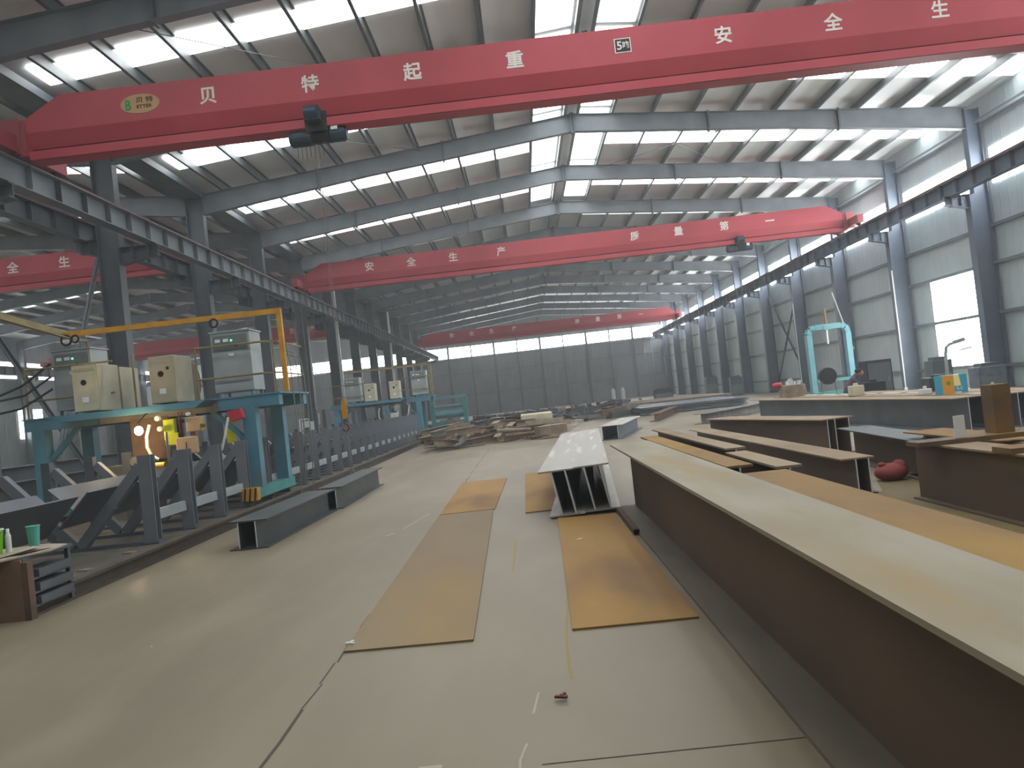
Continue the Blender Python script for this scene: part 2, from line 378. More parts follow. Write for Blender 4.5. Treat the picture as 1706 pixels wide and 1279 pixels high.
for k in range(9): purlin(RX+1.5+1.45*k, nth[k], 'right-hand'); purlin(RX-1.45-1.42*k, nth[k], 'left-hand')
for k in range(9): purlin(LRX+1.5+1.42*k, nth[k], "neighbouring hall's near")
for k in range(8): purlin(LRX-1.5-1.42*k, nth[k], "neighbouring hall's far")
for s, wd in ((-1,'left'),(1,'right')):
    p = MB(); x = RX+.26*s; p.bar((x,Y0,RZ+.08),(x,BACK,RZ+.08),.05,.2); p.bar((x-.04*s,Y0,RZ+.0),(x-.04*s,BACK,RZ+.0),.1,.02)
    tag(p.build('ridge_purlin','galv'), f'bright galvanised purlin along the ridge, the {wd} one of the pair', 'purlin', 'ridge purlins')
g = MB(); g.box(XR-.09, XR-.03, Y0, BACK, 9.3, 9.42); g.cyl((XR-.2,Y0,9.5),(XR-.2,BACK,9.5),.05,10)
tag(g.build('eave_gutter','steel'), 'grey eave strut running along the top of the right wall', 'eave strut')
g = MB(); g.box(XL-.35, XL+.35, Y0, BACK, 9.98, 10.02); g.box(XL-.37,XL-.33,Y0,BACK,9.98,10.2); g.box(XL+.33,XL+.37,Y0,BACK,9.98,10.2)
tag(g.build('valley_gutter','steel_dark'), 'dark valley gutter between the two halls above the left columns', 'gutter')

# ---------------------------------------------------------------- portal frames
def ibeam(mb, poly_lo, poly_hi, y, b=.24, tf=.016, tw=.012):
    """I-section in the XZ plane at y: poly_lo/hi are the lower and upper edge points, left to right"""
    mb.prism(poly_lo + poly_hi[::-1], y-tw/2, y+tw/2)
    for pts in (poly_lo, poly_hi):
        for a, c in zip(pts, pts[1:]): mb.bar((a[0],y,a[1]), (c[0],y,c[1]), b, tf)
def plateset(mb, x, y, zlo, zhi, b=.26): mb.box(x-.03, x+.03, y-b/2, y+b/2, zlo-.07, zhi+.05)
def frame_word(i): return f'in the {ORD[i-2]} frame beyond the near red crane' if i >= 3 else ['overhead behind the camera','overhead at the top edge of the view','just in front of the near red crane'][i]
FW = ['above the camera','second from the camera','just this side of the near red crane'] + [f'{n} one beyond the near red crane' for n in ('first','second','third','fourth','fifth','sixth','seventh','eighth','ninth','tenth','eleventh','twelfth')]
def rafter(x0, x1, d0, d1, y, label, group, dm=.6, splices=()):
    """x0 knee, x1 ridge end"""
    t = thing('roof_rafter', label, 'rafter', ((x0+x1)/2, y, ztop((x0+x1)/2)-.6), group)
    o = V(t.location); xm = x0 + (x1-x0)*.45
    lo = [(x0,ztop(x0)-d0),(xm,ztop(xm)-dm),(x1,ztop(x1)-d1)]; hi = [(x0,ztop(x0)),(xm,ztop(xm)),(x1,ztop(x1))]
    if x1 < x0: lo, hi = lo[::-1], hi[::-1]
    mb = MB(); ibeam(mb, lo, hi, y); mb.v = [v-o for v in mb.v]; mb.build('beam','steel',t)
    for s in splices:
        sp = MB(); u = abs((s-x0)/(x1-x0)); d = d0+(dm-d0)*u/.45 if u < .45 else dm+(d1-dm)*(u-.45)/.55
        plateset(sp, s, y, ztop(s)-d, ztop(s)); sp.v = [v-o for v in sp.v]; sp.build('splice_plate','steel_dark',t)
    return t
for i, y in enumerate(FR):
    rafter(XR-.5, RX+.02, .78, .62, y, f'grey steel rafter on the right slope, {FW[i]}', 'right slope rafters', splices=(XR-5.0, XR-9.6, RX+.04))
    rafter(XL+.3, RX-.02, .72, .62, y, f'grey steel rafter on the left slope, {FW[i]}', 'left slope rafters', splices=(XL+4.6, XL+9.2, RX-.04))
    rafter(XL-.3, LRX+.02, .72, .62, y, f'near slope rafter of the left neighbouring hall, {FW[i]}', 'neighbouring hall near rafters', splices=(XL-4.6,))
    rafter(LX+.3, LRX-.02, .72, .62, y, f'far slope rafter of the left neighbouring hall, {FW[i]}', 'neighbouring hall far rafters')

def hcol(mb, x0, x1, y, z0, z1, b=.34, tf=.02, tw=.014):
    mb.box(x0, x0+tf, y-b/2, y+b/2, z0, z1); mb.box(x1-tf, x1, y-b/2, y+b/2, z0, z1); mb.box(x0+tf, x1-tf, y-tw/2, y+tw/2, z0, z1)
def corbel(mb, xa, xb, y, z=6.95, b=.26):
    """bracket from the column face xa out to xb"""
    mb.prism([(xa,z-.02),(xb,z-.02),(xb,z-.3),(xa,z-.5)], y-.01, y+.01)
    lo, hi = min(xa,xb), max(xa,xb)
    mb.box(lo,hi,y-b/2,y+b/2,z-.02,z); mb.bar((xa,y,z-.5),(xb,y,z-.3),b,.016)
    for k in (.35,.75):
        x = xa+(xb-xa)*k; mb.box(x-.008,x+.008,y-b/2,y+b/2,z-.38,z-.02)
def column(x0, x1, xu0, xu1, y, ztop_, label, group, brs, m):
    t = thing('steel_column', label, 'column', ((x0+x1)/2, y, 0), group); o = V(t.location)
    def put(mb, name, mm=m): mb.v = [v-o for v in mb.v]; return mb.build(name, mm, t)
    a = MB(); hcol(a, x0, x1, y, .02, 6.95); put(a,'lower_shaft')
    a = MB(); hcol(a, xu0, xu1, y, 6.95, ztop_, .28); put(a,'upper_shaft')
    a = MB(); a.box(x0-.06,x1+.06,y-.24,y+.24,0,.025); put(a,'base_plate')
    for br in brs:
        a = MB(); corbel(a, br[0], br[1], y, *br[2:]); put(a,'bracket')
    return t
CW = [f'{ORD[i]} from the camera' for i in range(15)]
for i, y in enumerate(FR):
    column(16.4, 17.1, 16.6, 17.1, y, ztop(16.9)-.05, f'blue-grey steel column against the right wall, {CW[i]}', 'right wall columns', [(16.42,15.6)], 'blue_steel')
    column(-11.48, -10.9, -11.48, -10.86, y, ztop(XL)-.05, f'dark grey steel column between the two halls, {CW[i]}', 'columns between the halls', [(-10.92,-9.83),(-11.46,-12.16,7.25)], 'steel_dark')
    column(LX+.1, LX+.7, LX+.1, LX+.6, y, ztop(LX+.4)-.05, f"grey column against the neighbouring hall's far wall, {CW[i]}", 'far wall columns', [(LX+.7,LX+1.5,7.25)], 'steel')

# crane runways
def runway(x, label, m='steel', dz=0):
    t = thing('crane_runway', label, 'runway beam', (x,0,dz))
    mb = MB(); mb.box(x-.15,x+.15,Y0,BACK-.3,6.97,6.99); mb.box(x-.17,x+.17,Y0,BACK-.3,7.5,7.52); mb.box(x-.007,x+.007,Y0,BACK-.3,6.98,7.52)
    y = Y0+.6
    while y < BACK-.5:
        mb.box(x-.14,x+.14,y-.006,y+.006,6.99,7.5); y += 1.0
    mb.v = [v-V((x,0,0)) for v in mb.v]; mb.build('beam', m, t)
    r = MB(); r.box(-.035,.035,Y0,BACK-.3,7.52,7.63); r.box(-.06,.06,Y0,BACK-.3,7.52,7.535); r.build('rail','rail_rust',t)
    return t
runway(16.0, 'long blue-grey crane runway beam along the right wall', 'blue_steel')
runway(-10.0, 'long grey crane runway beam with rusty red rail on the left columns')
runway(-12.0, 'dark crane runway beam of the neighbouring hall, behind the left columns', 'steel_dark', .3)
runway(LX+1.2, "crane runway beam along the neighbouring hall's far wall", 'steel', .3)

# braces
def brace(p, q, w, label, m='steel_dark', name='cross_brace', cat='brace', group=None):
    b = MB(); b.bar(p,q,w,.012); b.bar(p,q,.012,w); return tag(b.build(name,m,origin=p), label, cat, group)
brace((16.9,45.1,6.4),(16.9,50.7,.3),.12,'dark diagonal brace on the right wall, falling towards the far end', 'steel_dark')
brace((17.0,50.7,6.4),(17.0,45.1,.3),.12,'dark diagonal brace on the right wall, falling towards the camera', 'steel_dark')
brace((-12,21.9,7.4),(-12,18.9,1.2),.16,'thick grey diagonal brace left of the nearest visible left column', 'steel')
brace((-12.2,14.9,7.0),(-12.2,20.4,1.0),.16,'grey diagonal brace at the left edge, falling away from the camera', 'steel')
for k,(i,xa,xb,lab) in enumerate(((4,4.3,9.9,'right slope, falling right'),(4,9.9,4.3,'right slope, falling left'),(2,-8.4,-2.8,'left slope, above the near red crane'),(3,-8.4,-2.8,'left slope, beyond the near red crane'))):
    r = MB(); r.cyl((xa,FR[i],ztop(xa)-.1),(xb,FR[i]+6,ztop(xb)-.1),.012,6); tag(r.build('tie_rod','steel_dark'), f'thin diagonal tie rod under the roof, {lab}', 'tie rod', 'roof tie rods')

# downpipes and conduits
for yy, lab in ((44.55,'nearer'),(62.5,'farther')):
    p = MB(); p.cyl((-10.75,yy,0),(-10.75,yy,9.9),.09,12); 
    for z in (2,4.5,8.2): p.cyl((-10.75,yy,z),(-10.75,yy,z+.08),.1,12)
    tag(p.build('downpipe','pipe_white',smooth=False), f'white plastic downpipe beside the left columns, the {lab} one', 'pipe', 'white downpipes')
for (p,q,lab) in (((16.2,38.7,5.1),(16.0,36.6,2.2),'leaning pale tube against the third right wall column'),((16.3,32.6,5.2),(16.3,32.6,.13),'thin pale conduit down the right wall column beyond the window'),((16.3,44.6,5.3),(16.3,44.6,.13),'thin green-white conduit down the column behind the teal portal')):
    c = MB(); c.cyl(p,q,.03,8); c.box(q[0]-.06,q[0]+.06,q[1]-.05,q[1]+.05,q[2]-.12,q[2]); tag(c.build('conduit','pipe_white'), lab, 'conduit')

# ================================================================ CRANES
def crane(y, xl, xr, label, texts, plate=None, badge=None, zt=8.88, dz=0):
    """single-girder overhead crane: front face at y"""
    t = thing('overhead_crane', label, 'crane', ((xl+xr)/2, y+.25, 7.6), 'red overhead cranes'); o = V(t.location)
    def put(mb, name, mm): mb.v = [v-o for v in mb.v]; return mb.build(name, mm, t)
    g = MB()
    sec = lambda z: [(y,z),(y,8.15),(y+.13,7.84),(y+.37,7.84),(y+.5,8.15),(y+.5,z)]
    xs = [(xl+.25,8.42),(xl+1.05,zt),(xr-1.05,zt),(xr-.25,8.42)]
    n = 6; vs = []
    for x, z in xs: vs += [(x,*p) for p in sec(z)]
    fs = [tuple(range(n))[::-1], tuple(range(3*n,4*n))]
    for k in range(3): fs += [(k*n+i, k*n+(i+1)%n, (k+1)*n+(i+1)%n, (k+1)*n+i) for i in range(n)]
    g.add(vs, fs); put(g,'girder','red')
    b = MB(); b.box(xl+.3,xr-.3,y+.235,y+.265,7.6,7.84); put(b,'track_web','red_dark')
    b = MB(); b.box(xl+.3,xr-.3,y+.06,y+.44,7.59,7.63); b.prism([(y+.04,7.6),(y+.04,7.78),(y+.07,7.78),(y+.07,7.6)],xl+.3,xr-.3,'YZ'); b.prism([(y+.43,7.6),(y+.43,7.78),(y+.46,7.78),(y+.46,7.6)],xl+.3,xr-.3,'YZ'); put(b,'track_flange','red')
    for x, s in ((xl,1),(xr,-1)):
        e = MB(); e.box(x-.14,x+.14,y-1.1,y+1.6,7.74,8.1); e.box(x-.2,x+.2,y-.08,y-.02,7.7,8.45) ; e.box(x+.14*s,x+.3*s,y-.04,y+.54,7.66,8.42); put(e,'end_carriage','red_dark')
        for yy in (y-.85,y+1.35):
            wl = MB(); wl.cyl((x-.06,yy,7.74),(x+.06,yy,7.74),.11,16); put(wl,'wheel','black')
        mo = MB(); mo.cyl((x-.1*s,y+.9,8.22),(x+.35*s,y+.9,8.22),.11,14); mo.box(x-.12,x+.12,y+.72,y+1.05,8.1,8.2); put(mo,'travel_motor','grey_cab')
    for ch, x, sz in texts:
        c = text_mb(ch, sz*1.05, .01, .022); c.v = [v+V((x,y-.004,8.49)) for v in c.v]; put(c,'character','white_paint')
    if plate:
        x = plate; p = MB(); p.box(x-.17,x+.17,y-.012,y,8.36,8.66); put(p,'capacity_plate','white_paint'); t2 = t.children[-1]
        def sub(mb, nm, mm): mb.v = [v-o for v in mb.v]; return mb.build(nm, mm, t2)
        p = MB(); p.box(x-.15,x+.15,y-.016,y-.01,8.38,8.64); sub(p,'plate_field','black')
        c = text_mb('5', .24, .006, .02); c.v = [v+V((x-.07,y-.017,8.51)) for v in c.v]; sub(c,'numeral','white_paint')
        c = text_mb('吨', .17, .006, .02); c.v = [V((v.x*.85,v.y,v.z)) for v in c.v]; c.v = [v+V((x+.065,y-.017,8.51)) for v in c.v]; sub(c,'unit_character','white_paint')
    if badge:
        x = badge; p = MB(); n = 28
        pts = [(x+.41*math.copysign(abs(math.cos(a))**.9,math.cos(a)), 8.49+.2*math.sin(a)) for a in [2*math.pi*k/n for k in range(n)]]
        p.prism(pts, y-.012, y); put(p,'badge','badge'); t2 = t.children[-1]
        def sub(mb, nm, mm): mb.v = [v-o for v in mb.v]; return mb.build(nm, mm, t2)
        for body, sz, dx, dz, mm, nm, bo, wid in (('B',.3,-.25,-.01,'badge_green','badge_initial',.03,.75),('贝 特',.13,.1,.075,'badge_brown','badge_characters',.01,1.25),('ETTER',.1,.09,-.06,'badge_brown','badge_word',.02,1.15)):
            c = text_mb(body, sz, .006, bo); c.v = [V((v.x*wid,v.y,v.z)) for v in c.v]; c.v = [v+V((x+dx,y-.015,8.49+dz)) for v in c.v]; sub(c,nm,mm)
    t.location.z += dz
    fc = MB(); fc.tube([(xl+.5,y+.52,7.75),(xr-.5,y+.52,7.75)],.012,6); put(fc,'festoon_wire','black')
    return t
cs = .36
crane(15.3, -10, 16, 'near red overhead crane across the top with white characters and a tan badge',
      [('贝',-5.85,cs),('特',-3.71,cs),('起',-1.58,cs),('重',.54,cs),('安',4.83,cs),('全',7.08,cs),('生',9.25,cs)], plate=2.77, badge=-7.27)
slog = [('安',-6.68),('全',-4.68),('生',-2.68),('产',-.4),('质',5.93),('量',8.0),('第',10.15),('一',12.3)]
crane(35.3, -10, 16, 'middle red overhead crane spanning the hall between the columns', [(c,x,.42) for c,x in slog])
crane(74.8, -10, 16, 'farthest red overhead crane, just in front of the back wall light strip', [(c,x,.45) for c,x in slog])
crane(29, LX+1.2, -12.0, 'red overhead crane in the neighbouring hall, seen behind the left columns', [('全',-19.45,.44),('生',-17.4,.44)], dz=.3)
crane(59, LX+1.2, -12.0, 'small distant red crane far down the neighbouring hall', [('生',-17.8,.45),('产',-16.2,.45)], dz=.3)

def hoist(x, y, label, rope=None):
    t = thing('electric_hoist', label, 'hoist', (x,y,6.9)); o = V(t.location)
    def put(mb, name, mm, sm=False): mb.v = [v-o for v in mb.v]; return mb.build(name, mm, t, smooth=sm)
    a = MB(); a.cyl((x-.55,y,7.4),(x-.12,y,7.4),.17,20); a.cyl((x-.59,y,7.4),(x-.55,y,7.4),.13,20); put(a,'motor','hoist_blue')
    a = MB(); a.cyl((x-.12,y,7.4),(x+.3,y,7.4),.14,20)
    for k in range(9): a.torus((x-.08+.045*k,y,7.4),.145,.012,(0,1,0),(0,0,1),16,5)
    put(a,'rope_drum','black')
    a = MB(); a.cyl((x+.28,y,7.42),(x+.58,y,7.42),.165,20); a.cyl((x+.58,y,7.42),(x+.62,y,7.42),.14,20); put(a,'gearbox','hoist_blue')
    a = MB(); a.box(x-.2,x+.26,y-.22,y-.19,7.45,7.86); a.box(x-.2,x+.26,y+.19,y+.22,7.45,7.86); a.box(x-.14,x+.2,y-.2,y+.2,7.46,7.52)
    for xx in (x-.12,x+.16):
        for yy in (y-.2,y+.2): a.cyl((xx,yy-.03,7.69),(xx,yy+.03,7.69),.07,14)
    put(a,'trolley','black')
    a = MB(); a.cyl((x-.13,y-.38,7.78),(x+.13,y-.38,7.78),.14,18); a.box(x-.16,x+.16,y-.42,y-.2,7.62,7.9); put(a,'trolley_motor','hoist_blue')
    a = MB(); a.box(x+.32,x+.46,y-.19,y-.165,7.46,7.58); put(a,'rating_plate','meter')
    a = MB()
    for k in range(7): a.cyl((x-.42+.09*k,y-.14,7.3),(x-.42+.09*k,y-.14,6.95-.03*(k%3)),.006,5)
    put(a,'control_cables','cable')
    return t
hoist(-3.72, 15.55, 'dark blue electric hoist hanging under the near red crane')
hoist(10.8, 35.55, 'dark blue electric hoist at the right end of the middle red crane')
h = thing('crane_hook', 'yellow crane hook block with chain slings hanging from the near hoist', 'hook', (-3.78,15.55,.3)); 
def hk(mb, name, mm, sm=False): mb.v = [v-V(h.location) for v in mb.v]; return mb.build(name, mm, h, smooth=sm)
x, y = -3.78, 15.55
a = MB(); a.cyl((x-.02,y,7.25),(x-.02,y,1.85),.006,6); a.cyl((x+.03,y,7.25),(x+.03,y,1.85),.006,6); hk(a,'wire_rope','cable_grey')
a = MB(); a.prism([(x-.03,1.88),(x+.03,1.88),(x+.06,1.7),(x+.045,1.48),(x-.045,1.48),(x-.06,1.7)],y-.04,y-.03); a.prism([(x-.03,1.88),(x+.03,1.88),(x+.06,1.7),(x+.045,1.48),(x-.045,1.48),(x-.06,1.7)],y+.03,y+.04); hk(a,'pulley_block','yellow')
a = MB(); a.cyl((x,y-.03,1.68),(x,y+.03,1.68),.06,16); hk(a,'pulley','black')
a = MB(); a.tube([(x,y,1.46),(x,y,1.38),(x+.05,y,1.34),(x+.06,y,1.27),(x+.01,y,1.22),(x-.05,y,1.24),(x-.06,y,1.29)],.02,8); hk(a,'hook','rail_rust')
a = MB()
for k in range(14):
    z = 1.24-.062*k; a.torus((x+.005*k*.3,y,z-.03),.022,.006,(1,0,0) if k%2 else (0,1,0),(0,0,1),10,5,1.8)
hk(a,'sling_chain','galv')
a = MB(); a.torus((x+.03,y,.34),.05,.011,(1,0,0),(0,0,1),12,6,1.3); hk(a,'sling_ring','galv')

# pendants
for k,(yy,xx,zb,lab,lg) in enumerate(((33.9,-10.1,1.65,'pale control pendant in a white frame hanging beside the left columns','frame'),(35.2,-10.1,1.52,'small white control pendant hanging right of the framed one','box'))):
    t = thing('control_pendant', lab, 'pendant control', (xx,yy,zb-.75)); o = V(t.location)
    a = MB(); a.tube([(xx,yy,6.97),(xx+.01,yy,4.5),(xx,yy,zb)],.02,6); a.v=[v-o for v in a.v]; a.build('cable','cable_grey',t)
    if lg == 'frame':
        a = MB(); a.box(xx-.25,xx+.22,yy-.03,yy,zb-.04,zb); a.box(xx-.25,xx-.2,yy-.03,yy,zb-.72,zb); a.box(xx+.17,xx+.22,yy-.03,yy,zb-.5,zb); a.v=[v-o for v in a.v]; a.build('frame','meter',t)
        a = MB(); a.box(xx-.12,xx-.02,yy-.08,yy,zb-.5,zb-.15); a.box(xx+.02,xx+.14,yy-.08,yy,zb-.48,zb-.12); a.v=[v-o for v in a.v]; a.build('handset','clear',t)
    else:
        a = MB(); a.box(xx-.12,xx+.1,yy-.06,yy+.04,zb-.45,zb-.02); a.v=[v-o for v in a.v]; a.build('handset','clear',t)
        a = MB(); a.box(xx+.14,xx+.34,yy-.06,yy+.04,zb-.2,zb+.3); a.v=[v-o for v in a.v]; a.build('switch_box','cream',t)

# ================================================================ WELDING LINE (left)
# long rail on the floor at the foot of the line
t = thing('track_rail', 'long dark rusty floor rail along the foot of the welding stands', 'rail', (-4.76,6.72,0))
a = MB(); a.bar((0,0,.012),(.1,36,.012),.16,.024); a.bar((0,0,.08),(.1,36,.08),.03,.12); a.bar((0,0,.155),(.1,36,.155),.12,.035); a.build('rail_section','rail_dark',t)
t = thing('track_rail', 'second dark floor rail at the far side of the welding line', 'rail', (-9.6,8,0))
a = MB(); a.bar((0,0,.012),(0,34,.012),.2,.024); a.bar((0,0,.07),(0,34,.07),.03,.1); a.bar((0,0,.135),(0,34,.135),.11,.035); a.build('rail_section','scrap3',t)

def stand(y, label, x=-5.55, first=False):
    """welding stand: upright, two raking arms, sill and rung"""
    t = thing('welding_stand', label, 'stand', (x,y,0), 'welding stands along the left track')
    a = MB(); a.box(-.1,.09,-.075,-.06,.02,1.28); a.box(-.1,.09,.06,.075,.02,1.28); a.box(-.016,.0,-.06,.06,.02,1.28); a.build('upright','steel_mid',t)
    a = MB(); a.bar((-.08,0,1.14),(-1.05,0,.06),.13,.14,up=(0,0,1)); a.build('raking_arm','steel_mid',t)
    a = MB(); a.bar((-1.15,.03,.08),(-2.15,.03,1.15),.11,.14); a.build('raking_arm','steel_mid',t)
    a = MB(); a.box(-2.25,.1,-.07,.07,0,.05); a.build('sill','steel_dark',t)
    a = MB(); a.box(-2.3,-2.16,-.06,.06,.05,1.9 if int(y*7)%3 == 0 else 1.3); a.build('rear_upright','steel_dark',t)
    a = MB(); a.box(-.05,.0,.07,1.1,.32,.47); a.build('rung','grey_cab',t)
    return t
sy = [10.76+1.2*k for k in range(24)]
for k, y in enumerate(sy): stand(y, f'grey upright welding stand with raking arm, {ORD[k]} along the left track')

# beams lying in the cradle at 45 degrees
def tilted_beam(c, L, label, m, b=.72, h=.46):
    """tee beam leaning on the raking arms: flange parallel to the arms, web up and to the left"""
    t = thing('steel_beam', label, 'beam', c); a = math.radians(136)
    u = V((math.cos(a),0,math.sin(a))); n = V((-math.sin(a),0,math.cos(a)))
    mb = MB(); mb.bar((0,0,0),(0,L,0), .02, b, up=n); mb.build('flange', m, t)
    mb = MB(); p = u*(h/2+.01); mb.bar(p, p+V((0,L,0)), h, .016, up=n); mb.build('web', m, t)
    return t
tilted_beam((-6.43,5.5,.58), 4.6, 'grey tee beam leaning in the cradle at the left edge, warmly lit', 'mill')
tilted_beam((-6.4,10.3,.63), 23, 'long grey tee beam leaning in the row of welding stands', 'mill', .66)

def gantry(y, label, lamp=True, near=True):
    """gantry welder: blue portal with a deck carrying cabinets is built as one thing; cabinets stand on it as things"""
    t = thing('welding_gantry', label, 'gantry', (-7.4,y,0)); o = V(t.location)
    def put(mb, name, mm, bev=0): mb.v = [v-o for v in mb.v]; return mb.build(name, mm, t, bevel=bev)
    a = MB(); a.box(-9.85,-4.8,y-.12,y+.12,1.9,2.12); put(a,'cross_beam','teal'); 
    a = MB(); a.box(-9.85,-4.8,y+1.5,y+1.74,1.9,2.12); put(a,'cross_beam','teal')
    a = MB(); a.box(-9.9,-4.75,y-.14,y+1.78,2.12,2.15); a.prism([(-8.8,2.0),(-6.2,2.0),(-6.0,2.12),(-9.0,2.12)],y-.7,y-.12); put(a,'deck','teal')
    a = MB(); a.box(-8.35,-6.0,y-.14,y-.121,1.89,2.11); put(a,'fascia_plate','scrap1')
    for x in (-9.6,-5.42):
        for yy in (y,y+1.62):
            a = MB(); a.box(x-.13,x+.13,yy-.12,yy+.12,.32,1.9); put(a,'leg','teal')
        a = MB(); a.box(x-.12,x+.12,y-.35,y+1.95,.14,.34); put(a,'wheel_beam','teal_green')
        for yy in (y-.1,y+1.7):
            a = MB(); a.cyl((x-.05,yy,.22),(x+.05,yy,.22),.09,14); put(a,'wheel','black')
        s = 1 if x < -7 else -1
        a = MB(); a.bar((x+.1*s,y,1.25),(x+.75*s,y,1.9),.09,.09); put(a,'knee_brace','teal')
    # striped buffer on the near right foot
    for x in (-5.42,):
        a = MB(); a.box(x-.15,x+.15,y-.5,y-.34,.12,.36); b = put(a,'buffer','yellow')
        for k in range(3):
            s2 = MB(); xx = x-.1+.1*k; s2.add([(xx-.025,y-.503,.12),(xx+.01,y-.503,.12),(xx+.045,y-.503,.36),(xx+.01,y-.503,.36)],[(0,1,2,3)]); s2.v=[v-o for v in s2.v]; s2.build('black_stripe','stripe_black',b)
    m = 'yellow' if near else 'olive'
    a = MB(); a.bar((-9.05,y,3.74),(-4.62,y,3.74),.09,.1); put(a,'top_rail',m)
    a = MB(); a.bar((-4.66,y,2.15),(-4.66,y,3.7),.09,.09); put(a,'rail_post',m)
    a = MB(); a.bar((-9.02,y+.85,2.15),(-9.02,y+.85,3.7),.04,.04); a.bar((-9.02,y,3.7),(-9.02,y+.87,3.7),.04,.04); put(a,'rail_post','olive')
    for z in (3.16,2.54):
        a = MB(); a.tube([(-6.35,y-.12,z),(-5.05,y-.12,z),(-4.8,y+.1,z),(-4.8,y+1.7,z)],.02,6); put(a,'guard_rail','olive')
        a = MB(); a.tube([(-9.75,y-.12,z-.05),(-8.0,y-.12,z-.05)],.02,6); put(a,'guard_rail','olive')
    for x in (-6.35,-7.6,-9.75,-4.82):
        a = MB(); a.cyl((x,y-.12,2.15),(x,y-.12,3.17),.02,6); put(a,'guard_post','olive')
    return t
def power_cabinet(x, y, label, z=2.15, near=True):
    t = thing('welding_power_cabinet', label, 'cabinet', (x,y,z)); w, d, hh = .78, .62, 1.28
    a = MB(); a.box(-w/2,w/2,0,d,.1,hh); a.build('housing','grey_cab',t,bevel=.012)
    a = MB(); a.box(-w/2-.02,w/2+.02,-.02,d+.02,hh,hh+.03); a.build('top','grey_cab',t)
    for xx in (-w/2+.06,w/2-.06):
        for yy in (.06,d-.06):
            a = MB(); a.cyl((xx,yy,0),(xx,yy,.1),.03,10); a.build('foot','galv',t)
    a = MB(); a.box(-w/2+.05,w/2-.05,-.012,.0,.92,1.22); p = a.build('control_panel','panel_grey',t)
    for xx, mm, nm, r in ((-.24,'meter','meter',.05),(-.08,'meter','meter',.05)):
        a = MB(); a.box(xx-r,xx+r,-.022,-.011,1.09,1.15); a.build(nm,mm,p)
    a = MB(); a.cyl((.03,-.022,1.11),(.03,-.011,1.11),.022,12); a.build('indicator','green_led',p)
    a = MB(); a.cyl((.24,-.022,1.12),(.24,-.011,1.12),.018,12); a.build('indicator','red_plastic',p)
    a = MB(); a.cyl((.12,-.03,1.0),(.12,-.011,1.0),.02,10); a.build('knob','black',p)
    a = MB(); a.box(-w/2+.05,w/2-.05,-.01,.0,.3,.78); a.build('front_door','grey_cab',t)
    a = MB(); a.box(-.05,.05,-.014,.0,.8,.86); a.build('nameplate','meter',t)
    return t
def wire_box(x, y, label, z=2.15, big=True, m='beige', twod=True):
    t = thing('wire_feed_cabinet', label, 'cabinet', (x,y,z)); w, d, hh = (.5,.75,.92) if big else (.52,.6,.9)
    a = MB(); a.box(-w/2,w/2,0,d,.02,hh); a.build('housing',m,t,bevel=.012)
    a = MB(); a.box(-w/2+.02,w/2-.02,-.014,0,.04,hh-.03); f = a.build('front_door','cream' if m=='cream' or twod else 'beige',t)
    a = MB(); a.cyl((-.02,-.02,.58),(-.02,-.012,.58),.055,16); a.build('cable_hole','void',f)
    if twod is False:
        a = MB(); a.cyl((.12,-.02,.68),(.12,-.012,.68),.03,12); a.build('knob','black',f)
    a = MB(); a.box(-w/2+.05,w/2-.05,-.02,-.012,hh-.12,hh-.07); a.build('vent','beige',f)
    a = MB(); a.box(-.07,.05,-.02,-.013,.2,.3); a.build('sticker','meter',f)
    return t
G1, G2 = 14.7, 37.9
g1 = gantry(G1, 'near blue welding gantry with cabinets and a long yellow top rail', True, True)
g2 = gantry(G2, 'far blue welding gantry down the left track', True, False)
power_cabinet(-5.68, G1-.02, 'tall grey welding power cabinet at the right end of the near gantry')
power_cabinet(-8.9, G1+.05, 'tall grey welding power cabinet at the left end of the near gantry')
wire_box(-8.32, G1-.55, 'cream box cabinet with one round hole, on the left of the near gantry', 2.13)
wire_box(-6.83, G1-.55, 'beige box cabinet with two round holes, in the middle of the near gantry', 2.13, True, 'beige', False)
power_cabinet(-5.3, G2, 'grey welding power cabinet at the right end of the far gantry')
power_cabinet(-8.7, G2, 'grey welding power cabinet at the left end of the far gantry')
wire_box(-7.75, G2-.4, 'cream box cabinet on the far gantry, left of the pair', 2.15, False, 'cream', False)
wire_box(-6.5, G2-.4, 'cream box cabinet on the far gantry, right of the pair', 2.15, False, 'cream', False)
# control cabinet behind the cream box, at the back of the deck
a = MB(); a.box(-8.5,-8.06,G1+.24,G1+.95,2.15,3.02); tag(a.build('relay_cabinet','beige',bevel=.012), 'plain beige cabinet right behind the cream box on the near gantry', 'cabinet')
